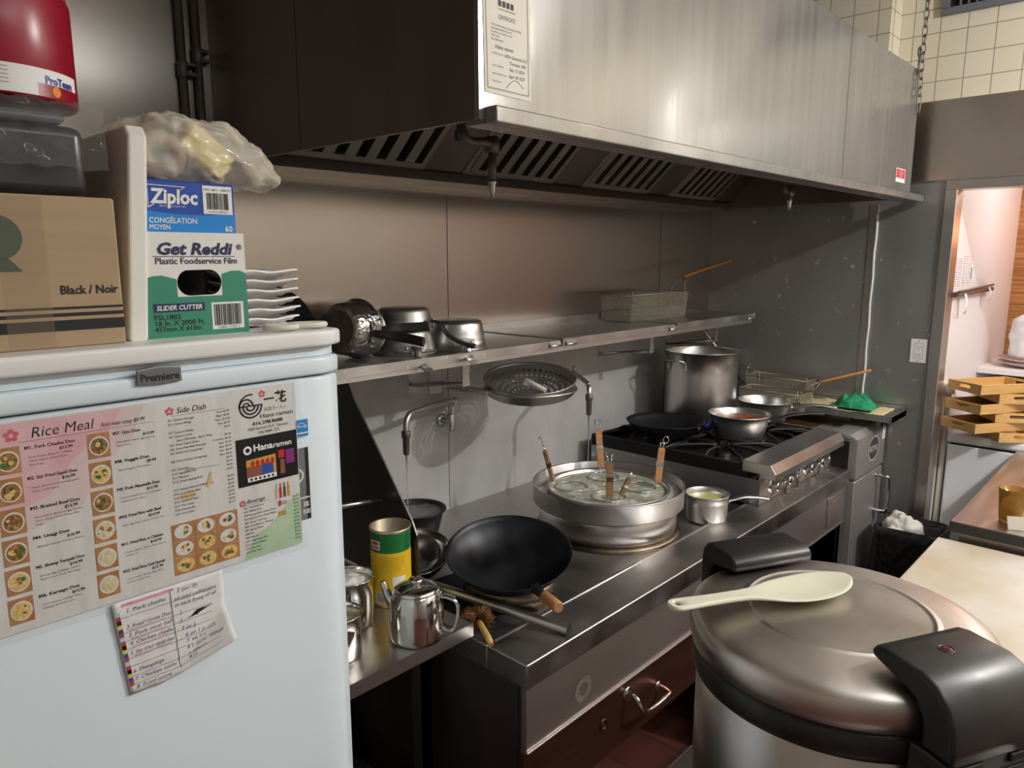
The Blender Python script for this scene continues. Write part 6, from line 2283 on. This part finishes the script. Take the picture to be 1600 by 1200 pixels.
def tray(label, x, y, z, rot):
    t = thing('serving_tray', label, 'tray', (x, y, z), rot, TGRP)
    L_, W_, H_, th = .32, .19, .044, .010
    B().box(-L_ / 2 + th, L_ / 2 - th, -W_ / 2 + th, W_ / 2 - th, .002, .008).build('base', BAMBOO, t)
    b = B()
    b.box(-L_ / 2 + th, L_ / 2 - th, -W_ / 2, -W_ / 2 + th, 0, H_, .002)
    b.box(-L_ / 2 + th, L_ / 2 - th, W_ / 2 - th, W_ / 2, 0, H_, .002)
    for s in (-1, 1):
        xa = s * (L_ / 2 - th / 2)
        M_ = Matrix.Translation((xa, 0, 0)) @ Matrix.Rotation(PI / 2, 4, 'Z') @ Matrix.Rotation(PI / 2, 4, 'X')
        sl = [(math.copysign(.026, math.cos(a)) + .008 * math.cos(a), .026 + .008 * math.sin(a)) for a in [2 * PI * i / 16 for i in range(16)]]
        tb = B(M_ @ Matrix.Translation((0, 0, th / 2)))
        tb.shape2d([(-W_ / 2, 0), (W_ / 2, 0), (W_ / 2, H_), (-W_ / 2, H_)], [sl])
        bmesh.ops.recalc_face_normals(tb.bm, faces=tb.bm.faces[:])
        r_ = bmesh.ops.extrude_face_region(tb.bm, geom=tb.bm.faces[:])
        dv = (M_.to_3x3() @ Vector((0, 0, -th)))
        bmesh.ops.translate(tb.bm, vec=dv, verts=[e for e in r_['geom'] if isinstance(e, bmesh.types.BMVert)])
        bmesh.ops.recalc_face_normals(tb.bm, faces=tb.bm.faces[:])
        b.merge(tb.bm)
    b.build('frame', BAMBOO, t)
    return t


TZ = .9655
tray('bamboo tray at bottom right of the staggered stack on the freezer lid', 4.075, .60, TZ, R(36))
tray('bamboo tray second from bottom, jutting furthest left over the freezer corner', 3.975, .655, TZ + .0443, R(-33))
tray('bamboo tray third from bottom with long slot facing the room', 4.085, .625, TZ + .0886, R(36))
tray('bamboo tray fourth from bottom, jutting left with its slot side out', 3.985, .65, TZ + .1329, R(-31))
tray('bamboo tray second from top in the stack, shifted to the right', 4.08, .62, TZ + .1772, R(37))
tray('topmost bamboo tray of the stack on the freezer', 3.995, .645, TZ + .2215, R(-35))
wp = thing('drain_pipe', 'cream plastic pipe standing beside the white freezer and steel jamb', 'pipe', (3.97, .825, 0))
B().tube([(3.985, .822, 0.0), (3.985, .822, 1.16)], .013, 14).build('pipe', mat('cream_pvc', (.62, .57, .46), .5), wp, False)
b = B().lathe([(0, -.02), (.024, -.02), (.026, 0), (.024, .03), (.015, .035), (0, .035)], 18, (3.985, .822, 1.17))
b.build('cap_fitting', mat('white_pvc', (.76, .75, .73), .4), wp, False)
rail = thing('ticket_rail', 'dark metal order ticket rail mounted on the white alcove wall', 'rail', (4.3, .84, 1.63))
b = B().prism([(.8395, 1.612), (.812, 1.618), (.806, 1.630), (.812, 1.640), (.8395, 1.636)], 'yz', 3.90, 4.70, .001)
b.build('rail', mat('rail_brown_metal', (.16, .11, .09), .35, .7), rail, False)
B().tube([(3.90, .806, 1.640), (4.66, .806, 1.652)], .006, 8).build('marble_rod', mat('rail_rod', (.12, .08, .07), .4), rail, False)
for i, (x, z0, z1, lab) in enumerate(((4.02, 1.53, 1.628, 'short white paper ticket hanging from left end of the ticket rail'), (4.55, 1.57, 1.64, 'short white paper ticket hanging from right end of the ticket rail'))):
    t = thing('paper_ticket', lab, 'ticket', (x, .83, z0), 0, 'tickets on the rail')
    b = B()
    g = [[b.verts([(x + .045 * u + .010 * v, .808 - .012 * math.sin(v * 3), z1 - (z1 - z0) * v)])[0] for v in (0, .25, .5, .75, 1)] for u in (0, .5, 1)]
    for p in range(2):
        for q in range(4):
            b.face([g[p][q], g[p][q + 1], g[p + 1][q + 1], g[p + 1][q]], True)
    o = b.build('paper', WHITE, t, False)
    md = o.modifiers.new('thickness', 'SOLIDIFY')
    md.thickness = .0004
PXW = FRONT(0, .8392, 0)
for (x0, x1, z0, z1, lab, k) in ((3.93, 4.08, 1.65, 1.80, 'white list sheet with coloured writing on alcove wall, left one of two', 0), (4.10, 4.30, 1.67, 1.81, 'white list sheet with blue patch on alcove wall, right one of two', 1)):
    t = thing('list_sheet', lab, 'paper', ((x0 + x1) / 2, .8392, z0))
    B(PXW).rect(x0, x1, z0, z1).build('sheet', WHITE, t, False)
    b = B(PXW)
    rn = random.Random(k)
    for r in range(13):
        b.mi = rn.choice([0, 1, 0])
        for c in range(4):
            xx = x0 + .008 + c * (x1 - x0) / 4.3
            b.rect(xx, xx + rn.uniform(.012, .026), z1 - .012 - r * .0105, z1 - .0075 - r * .0105, .0004)
    if k:
        b.mi = 2
        b.rect(x1 - .045, x1 - .006, z0 + .02, z0 + .075, .0005)
    b.build('writing', [mat('list_purple', (.25, .10, .30), .6), mat('list_red', (.55, .12, .14), .6), mat('list_cyan', (.12, .50, .60), .6)], t, False)
B_PL = PLATE
pst = thing('serving_plate', 'pinkish white oval plate stack base on the alcove ledge', 'plate', (4.86, .63, 1.20))
b = B().lathe([(0, .002), (.07, 0), (.10, .008), (.15, .028), (.152, .031), (.10, .013), (0, .008)], 44)
b.lathe([(0, .022), (.07, .020), (.10, .028), (.148, .048), (.150, .051), (.10, .033), (0, .028)], 44)
b.build('plates', mat('pink_white_china', (.72, .60, .58), .3), pst)
wbag = thing('white_bag', 'white lumpy plastic bag standing on the plates at the alcove ledge', 'bag', (4.86, .66, 1.23))


def wbag_fn(u, v):
    a = 2 * PI * u
    z = v
    r = .075 * (1.0 - .25 * abs(z - .45)) * (1 if z < .85 else max(.25, 1 - (z - .85) * 4.5))
    if v in (0, 1):
        r = 0.001 if v else .05
    q = Vector((math.cos(a) * 1.6, math.sin(a) * 1.6, z * 4))
    r *= 1 + .22 * noise.noise(q)
    return (4.86 + r * math.cos(a), .66 + r * math.sin(a), 1.253 + z * .24)


crumple('bag_film', '', '', wbag_fn, 40, 26, mat('white_bag_film', (.80, .80, .82), .35), wbag)

# ================================================================== trash bin
bn = thing('trash_bin', 'black bag lined trash bin beside the fryer at the end wall', 'bin', (3.60, .835, 0))


def rrect(hx, hy, r, n=6):
    out = []
    for (sx_, sy_, a0) in ((1, 1, 0), (-1, 1, PI / 2), (-1, -1, PI), (1, -1, 3 * PI / 2)):
        for i in range(n + 1):
            a = a0 + i / n * PI / 2
            out.append((sx_ * (hx - r) + r * math.cos(a), sy_ * (hy - r) + r * math.sin(a)))
    return out


def bag_loft(rings, mt, name, parent, wob=0.0):
    b = B()
    rr = []
    for k, (hx, hy, z) in enumerate(rings):
        pts = rrect(hx, hy, .045)
        rr.append(b.verts([(x * (1 + wob * noise.noise(Vector((x * 18, y * 18, z * 14)))), y * (1 + wob * noise.noise(Vector((x * 18 + 4, y * 18, z * 14)))), z + wob * .08 * noise.noise(Vector((x * 25, y * 25, k)))) for x, y in pts]))
    for p, q in zip(rr[:-1], rr[1:]):
        m = len(p)
        for i in range(m):
            b.face([p[i], p[(i + 1) % m], q[(i + 1) % m], q[i]], True)
    b.face(rr[0][::-1])
    b.face(rr[-1])
    return b.build(name, mt, parent)


bag_loft([(.095, .11, 0.0), (.10, .115, .01), (.115, .135, .56), (.112, .132, .565), (.105, .125, .55), (.10, .115, .40)], mat('bin_grey', (.05, .05, .055), .5), 'bin_body', bn)
bag_loft([(.108, .128, .10), (.113, .133, .25), (.118, .138, .40), (.122, .142, .54), (.123, .143, .582), (.116, .136, .588), (.108, .128, .57), (.102, .12, .50), (.09, .105, .44)], noise_mat('black_bag_film', (.010, .010, .010), (.02, .02, .02), (40, 40, 40), 3, .3, .7, .22, .34), 'bag_liner', bn, .10)
cp = thing('crumpled_paper', 'crumpled white paper towel lying on top of the trash bag', 'paper', (3.58, .90, .47))


def ball_fn(u, v):
    a, ph = 2 * PI * u, PI * v
    d = Vector((math.sin(ph) * math.cos(a), math.sin(ph) * math.sin(a), math.cos(ph)))
    n1 = noise.noise(d * 2.1 + Vector((4, 0, 0)))
    n2 = noise.noise(d * 5.0 + Vector((1, 3, 0)))
    r = .082 * (1 + .35 * n1 + .22 * n2)
    return (3.585 + d.x * r, .865 + d.y * r, .545 + d.z * r * 1.0)


crumple('paper', '', '', ball_fn, 44, 26, noise_mat('paper_towel', (.66, .62, .54), (.78, .75, .68), (30, 30, 30), 3, .3, .7, .8), cp)
